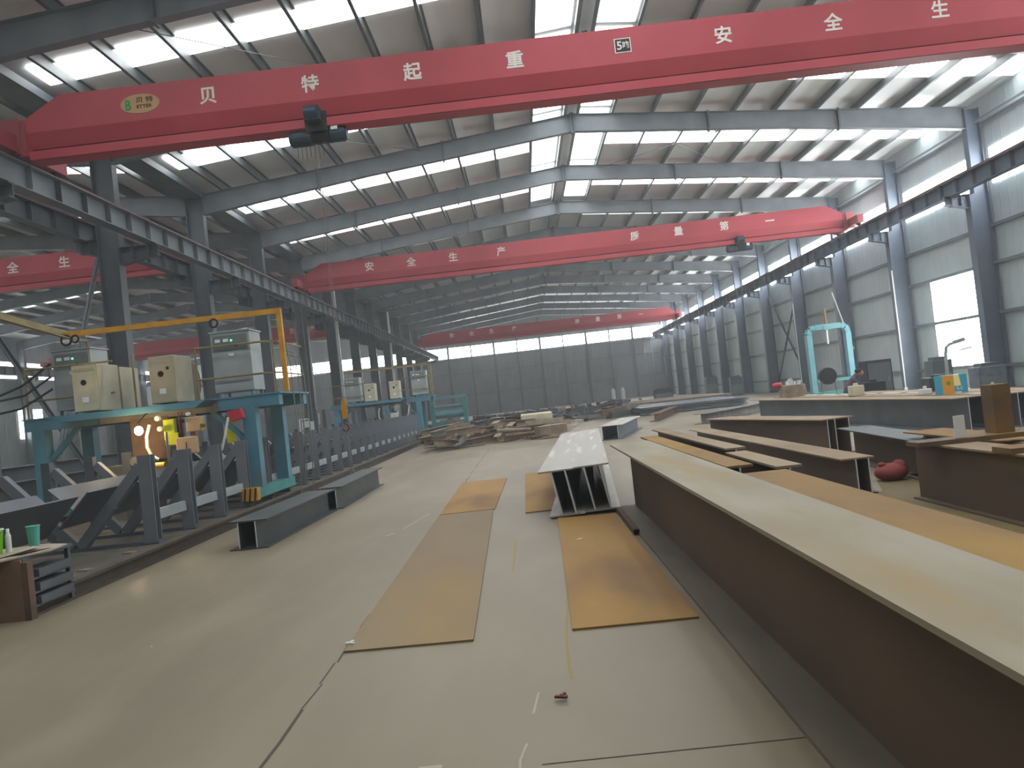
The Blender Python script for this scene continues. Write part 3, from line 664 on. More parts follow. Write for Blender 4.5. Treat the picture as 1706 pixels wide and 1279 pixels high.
# heads under the deck
def weld_head(x, y, label, near):
    t = thing('arc_welder', label, 'welder', (x,y,1.05)); 
    a = MB(); a.box(.0,.1,.02,.12,0.1,.86); a.build('slide_column','peach' if near else 'steel',t)
    a = MB(); a.box(-.19,.19,-.2,-.06,.1,.42); a.build('control_box','peach' if near else 'clear',t,bevel=.02)
    a = MB(); a.box(.0,.015,-.205,-.2,.2,.32); a.build('slot','void',t.children[-1])
    a = MB(); a.box(-.42,-.22,-.14,-.02,.4,.78); a.box(-.4,-.16,-.16,-.1,.3,.52); a.build('wire_feeder','lime_paint' if near else 'teal',t)
    a = MB(); a.cyl((-.6,-.3,-.1),(-.36,-.3,-.1),.11,16); a.cyl((-.66,-.3,-.1),(-.6,-.3,-.1),.08,16); a.build('flux_motor','brass' if near else 'galv',t)
    a = MB(); a.cyl((-.3,-.3,-.35),(-.3,-.3,.55),.025,10); a.build('torch','galv',t)
    a = MB(); a.box(.02,.3,-.16,.02,.5,.78); a.build('motor_housing','peach' if near else 'grey_cab',t,bevel=.02)
    for k,(bx,bz,mm,nm) in enumerate(((-.5,.82,'meter','flux_bag'),(-.47,.62,'clear','wire_spool'),(-.05,.72,'black','cable_gland'),(.08,.84,'meter','dial'),(.33,.6,'brass','valve'))):
        a = MB(); a.cyl((bx,-.2,bz),(bx,-.12,bz),.05 if k < 2 else .035,12); a.build(nm, mm if near else 'steel', t)
    a = MB(); a.bar((-.12,-.12,.45),(-.12,-.12,.9),.02,.02); a.bar((-.06,-.12,.45),(-.06,-.12,.9),.02,.02); a.build('guide_rods','rail_rust',t)
    a = MB(); a.tube([(-.6,-.08,.05),(-.72,-.1,.14),(-.78,-.1,.3),(-.78,-.08,.5),(-.72,-.05,.72)],.032,8); a.build('flux_hose','clear',t)
    a = MB(); a.tube([(.5,-.05,0.0),(.62,-.08,.12),(.7,-.08,.35),(.78,-.05,.7)],.025,8); a.build('flux_hose','clear',t)
    return t
weld_head(-6.42, G1-.55, 'peach and yellow arc welder hung under the near gantry beside the lamp', True)
weld_head(-6.6, G2-.5, 'dim arc welder hung under the far gantry', False)
a = MB(); a.box(-7.75,-7.0,G1-.15,G1-.12,1.1,1.92); tag(a.build('guard_plate','scrap3'), 'brown guard plate under the near gantry lit by the lamp', 'plate')
a = MB(); a.box(-5.98,-5.82,G1+.1,G1+.14,1.25,1.8); tag(a.build('marker_board','lime_paint'), 'bright yellow-green board hanging under the near gantry', 'board')
a = MB(); a.prism([(-5.75,1.86),(-5.5,1.9),(-5.45,1.72),(-5.7,1.66)],G1-.35,G1-.2); tag(a.build('red_cover','red_plastic'), 'small red cover under the right end of the near gantry', 'cover')
# lamp
t = thing('work_lamp', 'glowing bare work lamp under the near gantry deck', 'lamp', (-7.28,G1-.75,1.68))
a = MB(); a.ell((0,0,0),.075,.075,.085,16,10); a.build('bulb','bulb',t,smooth=True)
a = MB(); a.cyl((0,.0,.06),(0,.0,.14),.03,12); a.build('socket','black',t)
a = MB(); a.tube([(0,0,.14),(.05,.2,.3),(.02,.5,.36)],.012,6); a.build('cord','cable',t)
pl = bpy.data.lights.new('work_lamp_light','POINT'); pl.energy = 22; pl.color = (1,.7,.38); pl.shadow_soft_size = .06
po = bpy.data.objects.new('work_lamp_light', pl); COL.objects.link(po); po.location = (-7.28,G1-.87,1.66)
for k,(xx,zt_,lab) in enumerate(((-4.55,3.2,'left'),(-4.42,3.0,'middle'),(-4.3,2.9,'right'))):
    a = MB(); a.tube([(-4.72,G1+.1,zt_),(xx-.05,G1+.05,zt_-.12),(xx,G1+.02,zt_-.5),(xx+.02,G1,1.2),(xx-.1,G1+.2,.05)],.012,6); tag(a.build('hanging_cable','cable_grey'), f'thin cable hanging down the right end of the near gantry, {lab} of three', 'cable', 'cables at the gantry end')
# cables and boom at the left edge
for k, pts in enumerate(([(-9.3,G1,2.95),(-9.6,G1-.4,2.6),(-10.2,G1-1,2.45),(-11.2,G1-1.4,2.75)],[(-9.3,G1,2.7),(-9.7,G1-.4,2.35),(-10.4,G1-.8,2.22),(-11.6,G1-1.0,2.45)],[(-9.3,G1,3.2),(-9.7,G1-.3,2.8),(-10.2,G1-.6,2.55),(-10.6,G1-.7,2.5)])):
    a = MB(); a.tube(pts,.022,8); tag(a.build('power_cable','cable'), f'black power cable drooping left from the near gantry cabinet, {["middle","lowest","topmost"][k]} of three', 'cable', 'drooping power cables')
a = MB(); a.bar((-9.3,9.5,4.35),(-9.0,14.9,3.75),.16,.1); a.bar((-9.1,9.5,4.28),(-8.8,14.9,3.62),.03,.03); tag(a.build('cable_tray','olive'), 'dull olive cable tray slanting down to the yellow top rail', 'cable tray')
for (x0,z0,r,lab) in ((-8.9,3.62,.1,'black cable loop at the left end of the yellow top rail'),(-8.72,3.63,.07,'smaller black cable loop right of the left one on the yellow rail'),(-5.95,3.63,.08,'black cable loop on the yellow top rail above the right cabinet')):
    a = MB(); a.torus((x0,G1-.06,z0),r,.02,(1,0,0),(0,0,1),12,6); tag(a.build('cable_coil','cable'), lab, 'cable coil')
# coil reel on deck
a = MB(); a.cyl((-7.2,G1+.9,2.6),(-6.9,G1+.9,2.6),.4,20); tag(a.build('flux_hopper','scrap3'), 'brown drum between the two box cabinets on the near gantry', 'drum')
a = MB(); a.box(-7.45,-7.2,G1+.3,G1+.5,2.55,2.85)
a.mi = 1
for k in range(4): a.box(-7.46,-7.19,G1+.28,G1+.3,2.58+.07*k,2.6+.07*k)
tag(a.build('resistor_box',['red_dark','meter']), 'small pinkish louvred box between the cabinets on the near gantry', 'box')
# bits at the left under the deck
a = MB(); a.box(-9.2,-8.8,16.2,16.7,.15,1.0); tag(a.build('floor_cabinet','cream',bevel=.01), 'pale cabinet standing on the floor behind the left gantry leg', 'cabinet')
a = MB(); a.box(-8.95,-8.45,16.9,17.0,1.3,1.85); a.box(-8.92,-8.86,16.92,16.98,0,1.3); a.box(-8.54,-8.48,16.92,16.98,0,1.3); a.mi = 1; a.box(-8.8,-8.55,16.88,16.9,1.36,1.8); tag(a.build('opened_box',['wood','void']), 'wood-coloured open box under the left end of the near gantry', 'box')
a = MB(); a.box(-8.2,-7.3,17.2,17.8,.2,.7); tag(a.build('timber_stack','wood'), 'stack of pale timber behind the tilted beam', 'timber')

# ================================================================ BENCH AT THE LEFT EDGE
t = thing('work_bench', 'rusty steel plate bench covered with cardboard at the lower left corner', 'bench', (-5.0,6.75,0))
a = MB(); a.box(-.6,.31,-.05,-.03,0,.55); a.build('front_plate','rust_bench',t)
a = MB(); a.box(.31,.37,-.05,.03,.0,.52); a.build('side_post','scrap3',t)
a = MB(); a.box(-.6,.3,.0,.75,.52,.55); a.build('bench_top','steel_dark',t)
a = MB()
for z in (.08,.2,.33): a.box(-.2,.32,.1,.7,z,z+.02); a.box(.1,.34,.15,.65,z+.02,z+.09)
a.build('shelf','steel_dark',t)
for xx in (.27,):
    for yy in (.05,.7):
        a = MB(); a.box(xx-.02,xx+.02,yy-.02,yy+.02,0,.52); a.build('leg','steel_dark',t)
a = MB(); pts = [(-5.55,6.62),(-4.96,6.55),(-4.93,6.62),(-4.82,6.6),(-4.6,7.0),(-4.66,7.35),(-4.95,7.5),(-5.55,7.4)]
a.prism(pts,.556,.57,'XY'); a.add([(-5.55,6.62,.57),(-4.86,6.55,.57),(-4.88,6.47,.47),(-5.5,6.5,.49)],[(0,1,2,3)])
a.add([(-5.4,6.7,.572),(-4.95,6.65,.572),(-4.75,7.1,.6),(-5.2,7.2,.58)],[(0,1,2,3)]); a.add([(-5.0,6.8,.575),(-4.75,6.85,.59),(-4.68,7.15,.575),(-4.9,7.2,.6)],[(0,1,2,3)])
tag(a.build('cardboard_sheet','cardboard'), 'crumpled flattened cardboard spread over the rusty bench', 'cardboard')
t = thing('paint_bucket', 'lime green plastic bucket standing on the cardboard at the left edge', 'bucket', (-5.14,6.95,.58))
a = MB(); a.cyl((0,0,0),(0,0,.23),.1,24,.12); a.build('body','lime',t); a = MB(); a.torus((0,0,.23),.12,.008,(1,0,0),(0,1,0),24,6); a.build('rim','clear',t)
a = MB(); a.tube([(-.12,0,.2),(-.06,.04,.3),(.06,.04,.3),(.12,0,.2)],.005,6); a.build('handle','galv',t)
t = thing('plastic_bottle', 'small clear bottle beside the lime green bucket', 'bottle', (-4.99,7.0,.58))
a = MB(); a.cyl((0,0,0),(0,0,.16),.025,14); a.cyl((0,0,.16),(0,0,.2),.025,14,.012); a.build('body','clear',t); a = MB(); a.cyl((0,0,.2),(0,0,.23),.014,12); a.build('cap','meter',t)
t = thing('plastic_cup', 'mint green plastic tumbler on the cardboard', 'cup', (-4.95,7.3,.58)); a = MB(); a.cyl((0,0,0),(0,0,.2),.045,20,.06); a.build('body','mint',t); a = MB(); a.torus((0,0,.2),.06,.005,(1,0,0),(0,1,0),20,6); a.build('rim','mint',t)
a = MB(); a.ell((-5.02,7.95,.05),.13,.1,.055,12,6); tag(a.build('rag','paper',smooth=True), 'white rag on the floor beside the rusty bench', 'rag')
for k in range(9):
    x, y = random.uniform(-6.2,-4.95), random.uniform(7.8,10.4); s = random.uniform(.03,.09)
    a = MB(); a.prism([(x-s,y-s*.5),(x+s*.6,y-s*.7),(x+s,y+s*.4),(x-s*.5,y+s*.6)],.0,.02,'XY'); tag(a.build('slag_scrap',random.choice(['scrap1','paper','scrap2'])), 'small scrap of slag on the floor behind the track rail', 'scrap', 'slag scraps behind the rail')

# ================================================================ BEAMS AND PLATES ON THE FLOOR
def steel_beam(p, q, h, b, label, mt='mill', mw=None, mb_=None, webs=(0,), z=0, group=None, tf=.018, tw=.012, lean=0, cat='beam', edge=True):
    """plate girder from p to q (x,y); lean tips it about its long axis"""
    p3, q3 = V((p[0],p[1],z)), V((q[0],q[1],z)); L = (q3-p3).length; d = (q3-p3)
    t = thing('steel_beam', label, cat, p3, group, rz=math.atan2(d.y,d.x)-math.pi/2)
    R = Matrix(((1,0,-math.tan(math.radians(lean))),(0,1,0),(math.tan(math.radians(lean))*.22,0,1)))
    def put(m, name, mm): m.v = [R @ v for v in m.v]; return m.build(name, mm, t)
    a = MB(); a.box(-b/2,b/2,0,L,0,tf); put(a,'bottom_flange',mb_ or mw or mt)
    a = MB(); a.box(-b/2,b/2,0,L,h-tf,h); put(a,'top_flange',mt)
    for wx in webs:
        a = MB(); a.box(wx-tw/2,wx+tw/2,.0,L,tf,h-tf)
        if edge: a.mi = 1; a.box(wx-tw/2-.001,wx+tw/2+.001,-.004,0,tf,h-tf)
        put(a,'web',[mw or mt,'edge'])
    return t
steel_beam((1.22,-1.0),(1.22,9.42),.8,.48,'huge near steel beam on the right with dusty grey top and brown rusty web','dust_top','rust_brown','flange_dark',tf=.022,tw=.014)
steel_beam((1.63,-1.0),(1.63,5.4),.79,.31,'narrow orange rusty beam lying against the right side of the huge near beam','rust_orange','rust_brown')
steel_beam((1.6,5.9),(1.6,10.3),.79,.21,'brown rusty beam beyond the orange one, against the huge near beam','rust_orange','rust_brown')
steel_beam((1.95,7.25),(1.95,11.5),.8,.19,'rusty beam with salmon-brown top right of the huge near beam, far end','dusty_brown','rust_brown')
steel_beam((1.9,5.65),(1.9,7.1),.78,.19,'short dull beam lying in line in front of the salmon-brown topped one','dusty_brown','rust_brown')
steel_beam((3.62,8.5),(3.62,16.3),.42,.38,'low brown beam with dark open end lying behind the huge near beam','dusty_brown','rust_brown',webs=(-.02,.12))
steel_beam((5.08,12.5),(4.12,16.45),.6,.62,'dark brown box beam set at an angle, with dark double-slotted end','dusty_brown','rust_brown',webs=(-.2,-.06,.2))
steel_beam((8.05,13.9),(7.45,24.3),.62,.62,'long grey beam with pale top across the right background, nearer of the pair','dusty_brown','mill')
steel_beam((8.82,13.7),(8.25,24.3),.62,.62,'long grey beam lying right behind the pale-topped one','dusty_brown','mill')
steel_beam((9.7,12.5),(9.5,21.5),.6,.6,'third grey beam at the right edge behind the pale-topped pair','dusty_brown','mill')
steel_beam((4.75,8.6),(5.1,12.0),.47,.5,'low dark beam with dull top behind the red sack','mill_dark','rust_brown')
steel_beam((-13.0,11),(-13.0,27),.8,.5,'dark grey beam on the floor just beyond the left columns, nearest of three','mill_dark','mill_dark')
steel_beam((-14.2,11),(-14.2,30),1.15,.6,'tall dark grey beam beyond the left columns, middle of three','mill_dark','mill')
steel_beam((-16.5,12),(-16.5,40),.9,.6,'long dark grey beam beyond the left columns, farthest of three','mill','mill_dark')
# column sections with stub plates at the right edge
t = steel_beam((4.1,4.2),(4.1,7.95),.6,.36,'dark steel column section lying at the right edge with stub plates across its top','dusty_brown','rust_brown',webs=(-.1,.1))
for k,(yy,xa,xb) in enumerate(((7.45,-.38,.75),(6.35,-.2,1.0))):
    yy -= 4.2
    a = MB(); a.box(xa,xb,yy-.13,yy+.13,.6,.645); sp = a.build('stub_plate','rust_brown',t)
    px = xa+.45 if k == 0 else xa+.35
    a = MB(); a.box(px-.05,px+.05,yy-.06,yy-.04,.645,.86); a.build('pale_lug','paper',sp)
a = MB(); a.box(.42,.6,3.2,3.38,.6,1.12); a.build('upright_stub','rust_brown',t)
steel_beam((4.9,4.5),(4.9,9.5),.55,.5,'dark rusty beam at the right edge behind the stub plates','rust_orange','rust_brown')
t = thing('cloth_sack', 'dull red sack slumped on the floor between the dark beams on the right', 'sack', (4.35,9.3,0))
a = MB(); a.ell((0,0,.1),.2,.16,.11,16,10); a.ell((.12,.03,.14),.1,.1,.1,12,8); a.build('body','red_bag',t,smooth=True)
a = MB(); a.ell((-.1,0,.2),.05,.05,.03,10,6); a.build('knot','red_bag',t,smooth=True)

# leaning pair of box beams in the middle
for k,(xx,lab) in enumerate(((.345,'left'),(.78,'right'))):
    steel_beam((xx,9.1+.03*k),(xx+.68,17.3+.1*k),.56,.432,f'bright steel box beam with slanted webs in mid floor, {lab} one of the pair','mill_light','mill_side','mill_light',webs=(-.09,.1) if k else (-.06,.11),z=.025+.015*k,group='slanted pair of box beams',lean=9,tw=.02)
# dark pair at the left
steel_beam((-3.62,9.3),(-3.52,12.3),.36,.5,'short dark grey double-web beam on the floor by the left track, nearer one','mill_dark','mill_dark',webs=(-.12,.1),group='dark double-web beams by the track')
steel_beam((-3.42,12.45),(-3.4,15.9),.37,.42,'short dark grey double-web beam by the left track, farther one','mill_dark','mill_dark',webs=(-.15,.1),group='dark double-web beams by the track')
# floor plates
def plate(pts, label, m, z0=.0, th=.014):
    a = MB(); a.prism(pts, z0, z0+th, 'XY'); return tag(a.build('steel_plate', m), label, 'plate')
plate([(-1.34,4.82),(-.5,4.78),(-.6,9.6),(-.62,10.4)][:4]+[(-1.37,10.4)], 'long dull rusty plate lying flat on the floor left of centre', 'rust_plate_dull')
plate([(-.6,10.45),(-.53,14.4),(-1.39,14.4),(-1.37,10.45)], 'orange rusty plate continuing beyond the long dull one', 'rust_plate')
plate([(.13,4.78),(.93,4.76),(.9,9.0),(.22,9.1)], 'orange rusty plate on the floor beside the huge near beam', 'rust_plate')
plate([(-.17,9.8),(.5,9.8),(.5,14.8),(-.18,14.8)], 'small orange rusty plate half under the leaning box beams', 'rust_plate')
a = MB(); a.bar((.96,7.6,.03),(.97,9.4,.03),.06,.06); a.mi=1; a.box(.935,.985,7.595,7.6,.01,.05); tag(a.build('square_tube',['scrap3','void']), 'short rusty square tube along the foot of the huge near beam', 'tube')
# litter on the floor
for k,(x,y,m,lab) in enumerate(((.01,3.72,'rail_rust','small pinkish scrap of tape on the near floor'),(.38,7.6,'paper','small pale chip on the orange plate'),(-1.33,4.95,'paper','crumpled pale scrap at the near corner of the long dull plate'))):
    a = MB(); a.bar((x-.03,y+.01,.02),(x+.03,y-.01,.02),.02,.012); a.bar((x,y,.024),(x+.02,y+.03,.024),.015,.012); tag(a.build('litter_scrap',m), lab, 'litter')

# ================================================================ SCRAP AND STOCK IN THE BACKGROUND
def offcut(x, y, z, kind, m, rz, label, group):
    a = MB(); L = random.uniform(.6,1.9)
    if kind == 0: a.box(-L/2,L/2,-random.uniform(.08,.25),random.uniform(.08,.25),0,.02)
    elif kind == 1: a.box(-L/2,L/2,-.1,.1,0,.015); a.box(-L/2,L/2,-.1,-.085,0,.2)
    elif kind == 2: a.box(-L/2,L/2,-.12,.12,0,.015); a.box(-L/2,L/2,-.12,.12,.22,.235); a.box(-L/2,L/2,-.006,.006,.015,.22)
    elif kind == 3: a.cyl((-L/2,0,.07),(L/2,0,.07),.07,12)
    else: a.box(-L/3,L/3,-.3,.3,0,.3)
    R = Matrix.Rotation(rz,3,'Z') @ Matrix.Rotation(random.uniform(-.12,.12),3,'Y')
    a.v = [R @ v for v in a.v]; lo = min(v.z for v in a.v); a.v = [v + V((x,y,z-lo)) for v in a.v]
    return tag(a.build('scrap_offcut', m), label, 'scrap', group)
PILE = []
def pile_z(x, y, zmax):
    z = 0
    for (a,b,t) in PILE:
        if abs(a-x) < .5 and abs(b-y) < .7: z = max(z, t)
    if z > zmax: z = 0
    PILE.append((x,y,z+.14)); return z
def heap(n, xa, xb, ya, yb, zmax, mats, label, group, kinds=(0,0,1,2,2,3,4), rz=(0,3.1)):
    for k in range(n):
        x, y = random.uniform(xa,xb), random.uniform(ya,yb)
        e = 1-max(abs((x-(xa+xb)/2)/((xb-xa)/2)), abs((y-(ya+yb)/2)/((yb-ya)/2)))
        offcut(x, y, pile_z(x,y,zmax), random.choice(kinds), random.choice(mats), random.uniform(*rz), label, group)
heap(95, -3.7, 1.0, 26, 33, .5, ['scrap2','scrap2','scrap1','scrap3'], 'tan or grey steel offcut in the scrap heap left of mid floor', 'offcuts in the tan scrap heap', rz=(.2,1.5))
heap(90, -6, 2.5, 36, 50, .8, ['scrap1','scrap4','mill_dark','scrap1','cloth_dark'], 'grey steel offcut in the dark scrap heap behind the tan one', 'offcuts in the dark scrap heap')
heap(60, 2.8, 6.2, 37.5, 49, .7, ['scrap1','scrap3','scrap4','mill_dark'], 'brown or grey offcut in the heap behind the leaning box beams', 'offcuts in the middle scrap heap')
heap(80, -8, 11, 54, 74, 1.3, ['scrap1','scrap4','mill_dark','cloth_dark'], 'dim grey offcut in the low heaps before the back wall', 'offcuts before the back wall')
offcut(-2.9,25.6,.05,2,'scrap2',1.15,'long tan beam end sticking out of the scrap heap towards the camera','offcuts in the tan scrap heap')
a = MB(); a.box(-.3,1.0,30.6,32.6,.35,.8); tag(a.build('crate','cream',bevel=.03), 'pale boxy bundle standing on the scrap heap', 'crate')
a = MB(); a.box(.1,1.1,29.4,29.9,0,.3); tag(a.build('steel_block','scrap4'), 'blue-grey block in front of the pale boxy bundle', 'block')
steel_beam((2.35,21.9),(3.6,26.5),.42,.7,'blue-grey beam end lying behind the leaning box beams','mill_light','scrap4',webs=(-.25,.2))
def sheet_stack(x0,x1,y0,y1,n,label,group):
    for k in range(n):
        a = MB(); j = random.uniform(-.1,.1); a.box(x0+j,x1+j,y0+random.uniform(-.1,.1),y1,.05+.05*k,.08+.05*k)
        tag(a.build('stacked_sheet', random.choice(['scrap1','scrap4','mill','scrap2'])), label, 'sheet', group)
sheet_stack(5.4,10.5,36,42,7,'flat grey steel sheet in the wide stack on the right middle floor','sheets in the wide stack')
sheet_stack(6.2,12,44,52,8,'flat steel sheet in the low stack farther back on the right','sheets in the far stack')
steel_beam((5.6,24.6),(9.6,29.5),.34,.5,'long low grey beam lying slantwise before the sheet stacks','mill','scrap1')
steel_beam((4.9,29.5),(7.0,36),.3,.4,'brown low beam lying slantwise left of the sheet stacks','scrap3','scrap3')
for k,(x,y) in enumerate(((6.05,52),(6.75,52.3))):
    t = thing('gas_cylinder', f'pale gas cylinder standing before the back wall, {["left","right"][k]} of the two', 'gas cylinder', (x,y,0), 'gas cylinders')
    a = MB(); a.cyl((0,0,0),(0,0,1.3),.13,16); a.cyl((0,0,1.3),(0,0,1.45),.13,16,.05); a.build('body','clear',t); a = MB(); a.cyl((0,0,1.45),(0,0,1.56),.04,10); a.build('valve','brass',t)
# teal machine far left
t = thing('plate_rolling_machine', 'pale teal machine with rollers far down the left side', 'machine', (-4.6,46,0))
for xx in (-1.15,.85):
    a = MB(); a.box(xx-.12,xx+.12,-.3,.3,0,2.0); a.build('side_frame','teal_green',t)
a = MB(); a.box(-1.2,.9,-.15,.15,1.95,2.12); a.build('top_rail','pale_teal',t)
for z in (1.05,1.5): 
    a = MB(); a.cyl((-1.05,0,z),(.75,0,z),.22 if z<1.2 else .1,18); a.build('roller','pale_teal',t,smooth=False)
a = MB(); a.box(-1.1,.8,-.4,.4,0,.6); a.build('bed','teal_green',t)
a = MB(); a.box(-1.3,-1.1,-.2,.2,2.0,2.35); a.build('motor','pale_teal',t)

# ================================================================ RIGHT SIDE
t = thing('press_frame', 'pale teal rounded portal frame of a press before the right wall', 'press', (13.0,32,0))
a = MB(); pts = [(-.82,0,.1),(-.82,0,2.8),(-.74,0,3.0),(-.55,0,3.08),(.55,0,3.08),(.74,0,3.0),(.82,0,2.8),(.82,0,.1)]
for p,q in zip(pts,pts[1:]): a.bar(p,q,.3,.22,up=(0,1,0)) if False else a.bar(p,q,.22,.3,up=(0,1,0))
a.build('portal','pale_teal',t)
a = MB(); a.cyl((-.02,0,3.05),(-.02,0,3.85),.05,10); a.build('screw_rod','rust_orange',t)
a = MB(); a.cyl((-.02,0,2.35),(-.02,0,3.0),.04,10); a.build('ram','meter',t)
a = MB(); a.box(-.2,.2,-.17,.17,2.95,3.12); a.build('nut_block','pale_teal',t)
a = MB(); a.box(-.95,.95,-.35,.35,0,.35); a.build('bed','teal_green',t)
a = MB(); a.box(-.7,.7,-.2,.2,.75,.87); a.build('table','teal_green',t)
t = thing('round_fan', 'dark round fan on legs in front of the teal press', 'fan', (11.4,28.5,0))
a = MB(); a.cyl((0,-.08,1.05),(0,.08,1.05),.32,22); a.build('guard','cloth_dark',t)
for xx in (-.3,.3):
    a = MB(); a.cyl((xx,0,0),(xx*.8,0,1.0),.025,8); a.build('leg','steel',t)
a = MB(); a.cyl((0,-.1,1.05),(0,-.08,1.05),.06,12); a.build('hub','black',t)
t = thing('dark_cabinet', 'dark cabinet standing behind the crouching worker', 'cabinet', (12.6,27.2,0)); a = MB(); a.box(-.45,.45,-.3,.3,0,1.45); a.build('housing','cloth_dark',t); a = MB(); a.box(-.4,.4,-.315,-.3,.1,1.35); a.build('door','steel_dark',t); a = MB(); a.box(.28,.32,-.33,-.315,.7,.85); a.build('handle','galv',t)
# crouching worker
def worker():
    t = thing('person', 'person in grey-purple work clothes crouching with bent back beside the teal press', 'person', (10.2,24.2,0), rz=math.radians(-12))
    J = {'pelvis':((0,0,.42),.15),'waist':((.06,0,.6),.15),'chest':((.2,0,.86),.185),'neck':((.33,0,1.02),.075),'head':((.42,0,1.08),.1),
         'hipL':((0,.13,.4),.1),'kneeL':((.4,.2,.5),.075),'ankL':((.2,.2,.08),.05),'toeL':((.38,.2,.04),.04),
         'hipR':((0,-.13,.4),.1),'kneeR':((.4,-.2,.45),.075),'ankR':((.18,-.2,.08),.05),'toeR':((.36,-.2,.04),.04),
         'shL':((.24,.19,.92),.085),'elL':((.42,.24,.7),.055),'wrL':((.62,.16,.6),.038),'haL':((.7,.14,.58),.032),
         'shR':((.24,-.19,.92),.085),'elR':((.42,-.25,.7),.055),'wrR':((.63,-.15,.62),.038),'haR':((.71,-.13,.6),.032)}
    E = [('pelvis','waist'),('waist','chest'),('chest','neck'),('neck','head'),('pelvis','hipL'),('hipL','kneeL'),('kneeL','ankL'),('ankL','toeL'),('pelvis','hipR'),('hipR','kneeR'),('kneeR','ankR'),('ankR','toeR'),('chest','shL'),('shL','elL'),('elL','wrL'),('wrL','haL'),('chest','shR'),('shR','elR'),('elR','wrR'),('wrR','haR')]
    K = list(J); me = bpy.data.meshes.new('body'); me.from_pydata([J[k][0] for k in K],[(K.index(a),K.index(b)) for a,b in E],[])
    o = bpy.data.objects.new('body',me); COL.objects.link(o); o.parent = t
    sk = o.modifiers.new('skin','SKIN'); 
    for i,k in enumerate(K): o.data.skin_vertices[0].data[i].radius = (J[k][1],J[k][1])
    o.data.skin_vertices[0].data[0].use_root = True
    o.modifiers.new('sub','SUBSURF').levels = 2; o.modifiers['sub'].render_levels = 2
    me.materials.append(M['cloth_purple'])
    a = MB(); a.ell((.47,0,1.12),.11,.085,.12,16,12); a.ell((.57,0,1.08),.025,.018,.025,8,6); a.ell((.47,.085,1.1),.025,.015,.035,8,6); a.ell((.47,-.085,1.1),.025,.015,.035,8,6)
    for s in (1,-1): a.ell((.56,.035*s,1.12),.012,.014,.01,8,6)
    a.build('face','skin',t,smooth=True)
    a = MB(); a.ell((.44,0,1.17),.12,.095,.09,16,10); a.build('cap','cloth_dark',t,smooth=True)
    for s,nm in ((1,'L'),(-1,'R')):
        h = V(J['ha'+nm][0]); a = MB(); a.ell(h,.045,.02,.035,10,8)
        for k in range(4): a.tube([h+V((.03,0,.025-.017*k)), h+V((.07+.008*(k in(1,2)),0,.025-.019*k)), h+V((.085+.008*(k in(1,2)),-.015*s,.01-.019*k))],.008,6)
        a.tube([h+V((.0,-.015*s,.03)), h+V((.03,-.03*s,.05)), h+V((.05,-.035*s,.05))],.009,6)
        a.build('hand','skin',t,smooth=True)
worker()
# things on and behind the long grey beams
t = thing('carton', 'orange and blue printed carton standing on the far grey beam below the window', 'carton', (8.72,15.6,.62))
a = MB(); a.box(-.25,.25,-.15,.15,0,.38); a.build('box_body','cyan_sign',t)
a = MB(); a.box(-.252,-.02,-.155,-.15,.0,.38); o = a.build('orange_panel','orange_sign',t); 
a = MB(); a.cyl((-.13,-.158,.22),(-.13,-.155,.22),.045,12); a.build('green_print','green_sign',o)
a = MB(); a.prism([(-.02,.15),(.12,.15),(.09,.38),(-.02,.38)],-.155,-.15); a.build('pale_panel','cream_sign',t)
a = text_mb('5-C',.09,.004,.01); a.v = [v+V((.09,-.158,.1)) for v in a.v]; a.build('lettering','white_paint',t)
t = thing('gooseneck_pipe', 'grey gooseneck pipe silhouetted against the bright window', 'pipe', (9.55,17.2,.62))
a = MB(); a.tube([(0,0,0),(.03,0,.8),(.06,0,.96),(.14,0,1.02),(.38,0,1.08)],.035,10); a.build('stem','grey_cab',t)
a = MB(); a.bar((.24,0,1.05),(.48,0,1.1),.1,.08); a.build('elbow','grey_cab',t)
a = MB(); a.bar((.38,0,.87),(.62,0,.9),.06,.03); a.build('spout','grey_cab',t)
t = thing('bundle_basket', 'tan tub of rods with a red cloth on the far grey beam end', 'tub', (8.2,23.3,.62))
a = MB(); a.cyl((0,0,0),(0,0,.36),.42,20,.38); a.build('tub','scrap2',t)
a = MB()
for k in range(14): an = random.uniform(0,6.3); r = random.uniform(0,.28); a.cyl((r*math.cos(an),r*math.sin(an),.3),(r*1.3*math.cos(an),r*1.3*math.sin(an),random.uniform(.42,.58)),.025,6)
a.build('rods','clear',t)
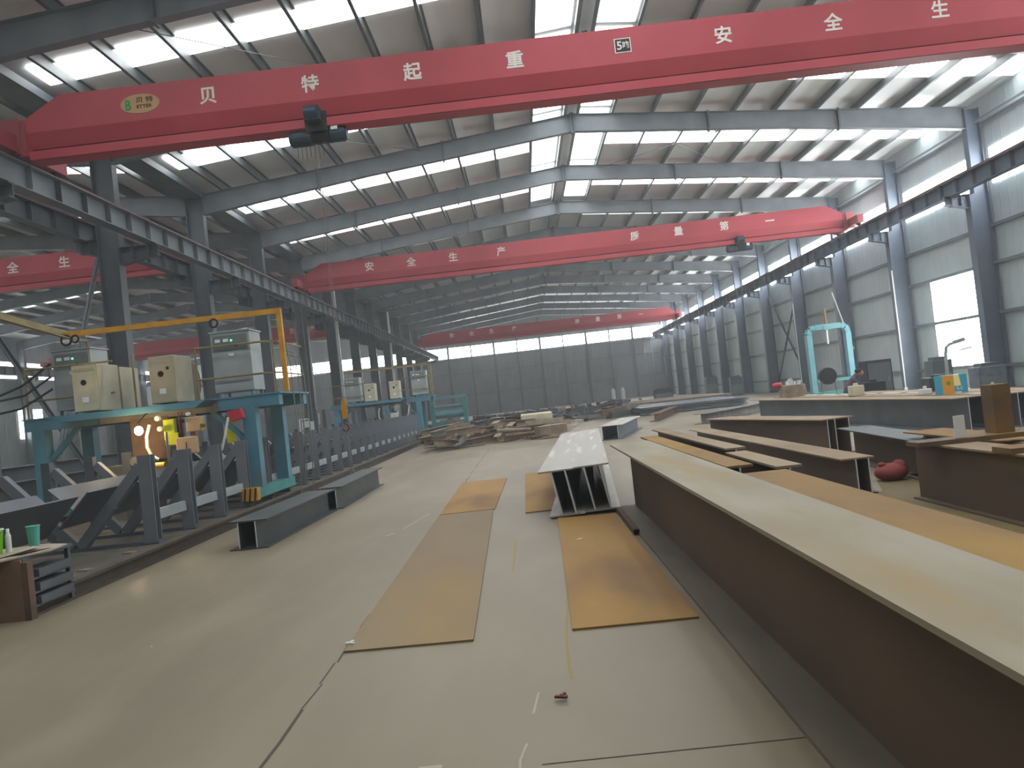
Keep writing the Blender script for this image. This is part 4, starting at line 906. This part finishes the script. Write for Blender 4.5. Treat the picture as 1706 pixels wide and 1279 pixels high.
a = MB(); a.ell((-.45,0,.4),.16,.1,.08,12,8); a.build('red_cloth','red_plastic',t,smooth=True)
for k in range(7):
    x = 9.0+.05*k; y = 15.4+1.1*k
    a = MB(); a.bar((8.75-.05*k,y,.635),(8.72-.05*k,y+.8,.635),.12,.03); tag(a.build('flat_bar','paper'), 'pale flat bar lying in a row on the far grey beams', 'bar', 'pale bars on the grey beams')
for k,(x,y,m,lab,s) in enumerate(((8.35,19.2,'cream','pale plastic jug standing on the grey beam near the worker',(.16,.12,.26)),(8.55,16.3,'paper','small white box left of the printed carton',(.1,.1,.12)),(8.95,14.6,'cream','pale block on the grey beam at the right edge',(.08,.1,.12)),(9.5,17.6,'mill_dark','dark bench machine on the beam left of the printed carton',(.25,.2,.3)),(10.15,22.2,'cloth_dark','dark hunched machine standing behind the grey beams',(.3,.2,.22)))):
    a = MB(); a.box(x-s[0],x+s[0],y-s[1],y+s[1],.62 if k != 4 else 0,.62+s[2]); a.cyl((x,y,.62+s[2]),(x,y,.62+s[2]+.06),s[0]*.4,10); tag(a.build(['plastic_jug','small_box','steel_block','bench_grinder','lathe_machine'][k],m,bevel=.015), lab, ['jug','box','block','machine','machine'][k])
for k,(x,y,w,hh,m,lab) in enumerate(((15.0,27.5,.7,1.2,'steel_dark','grey machine cabinet below the bright window'),(15.2,25.0,.9,.85,'scrap4','blue-grey cabinet at the foot of the nearest visible right column'),(14.5,52,.8,1.3,'steel_dark','dark machine at the foot of the far right columns, nearer one'),(14.8,60,.9,1.5,'steel_dark','dark machine at the foot of the far right columns, farther one'),(12,66,1.6,.9,'cloth_dark','low dark machine in the far right corner'))):
    t = thing('machine_cabinet', lab, 'machine', (x,y,0)); a = MB(); a.box(-w/2,w/2,-.3,.3,.05,hh); a.build('housing',m,t,bevel=.02); a = MB(); a.box(-w/2+.05,w/2-.05,-.32,-.3,.12,hh*.6); a.build('door','steel',t); a = MB(); a.box(-w/3,w/3,-.2,.2,hh,hh+.12); a.build('top_box','steel_dark',t)
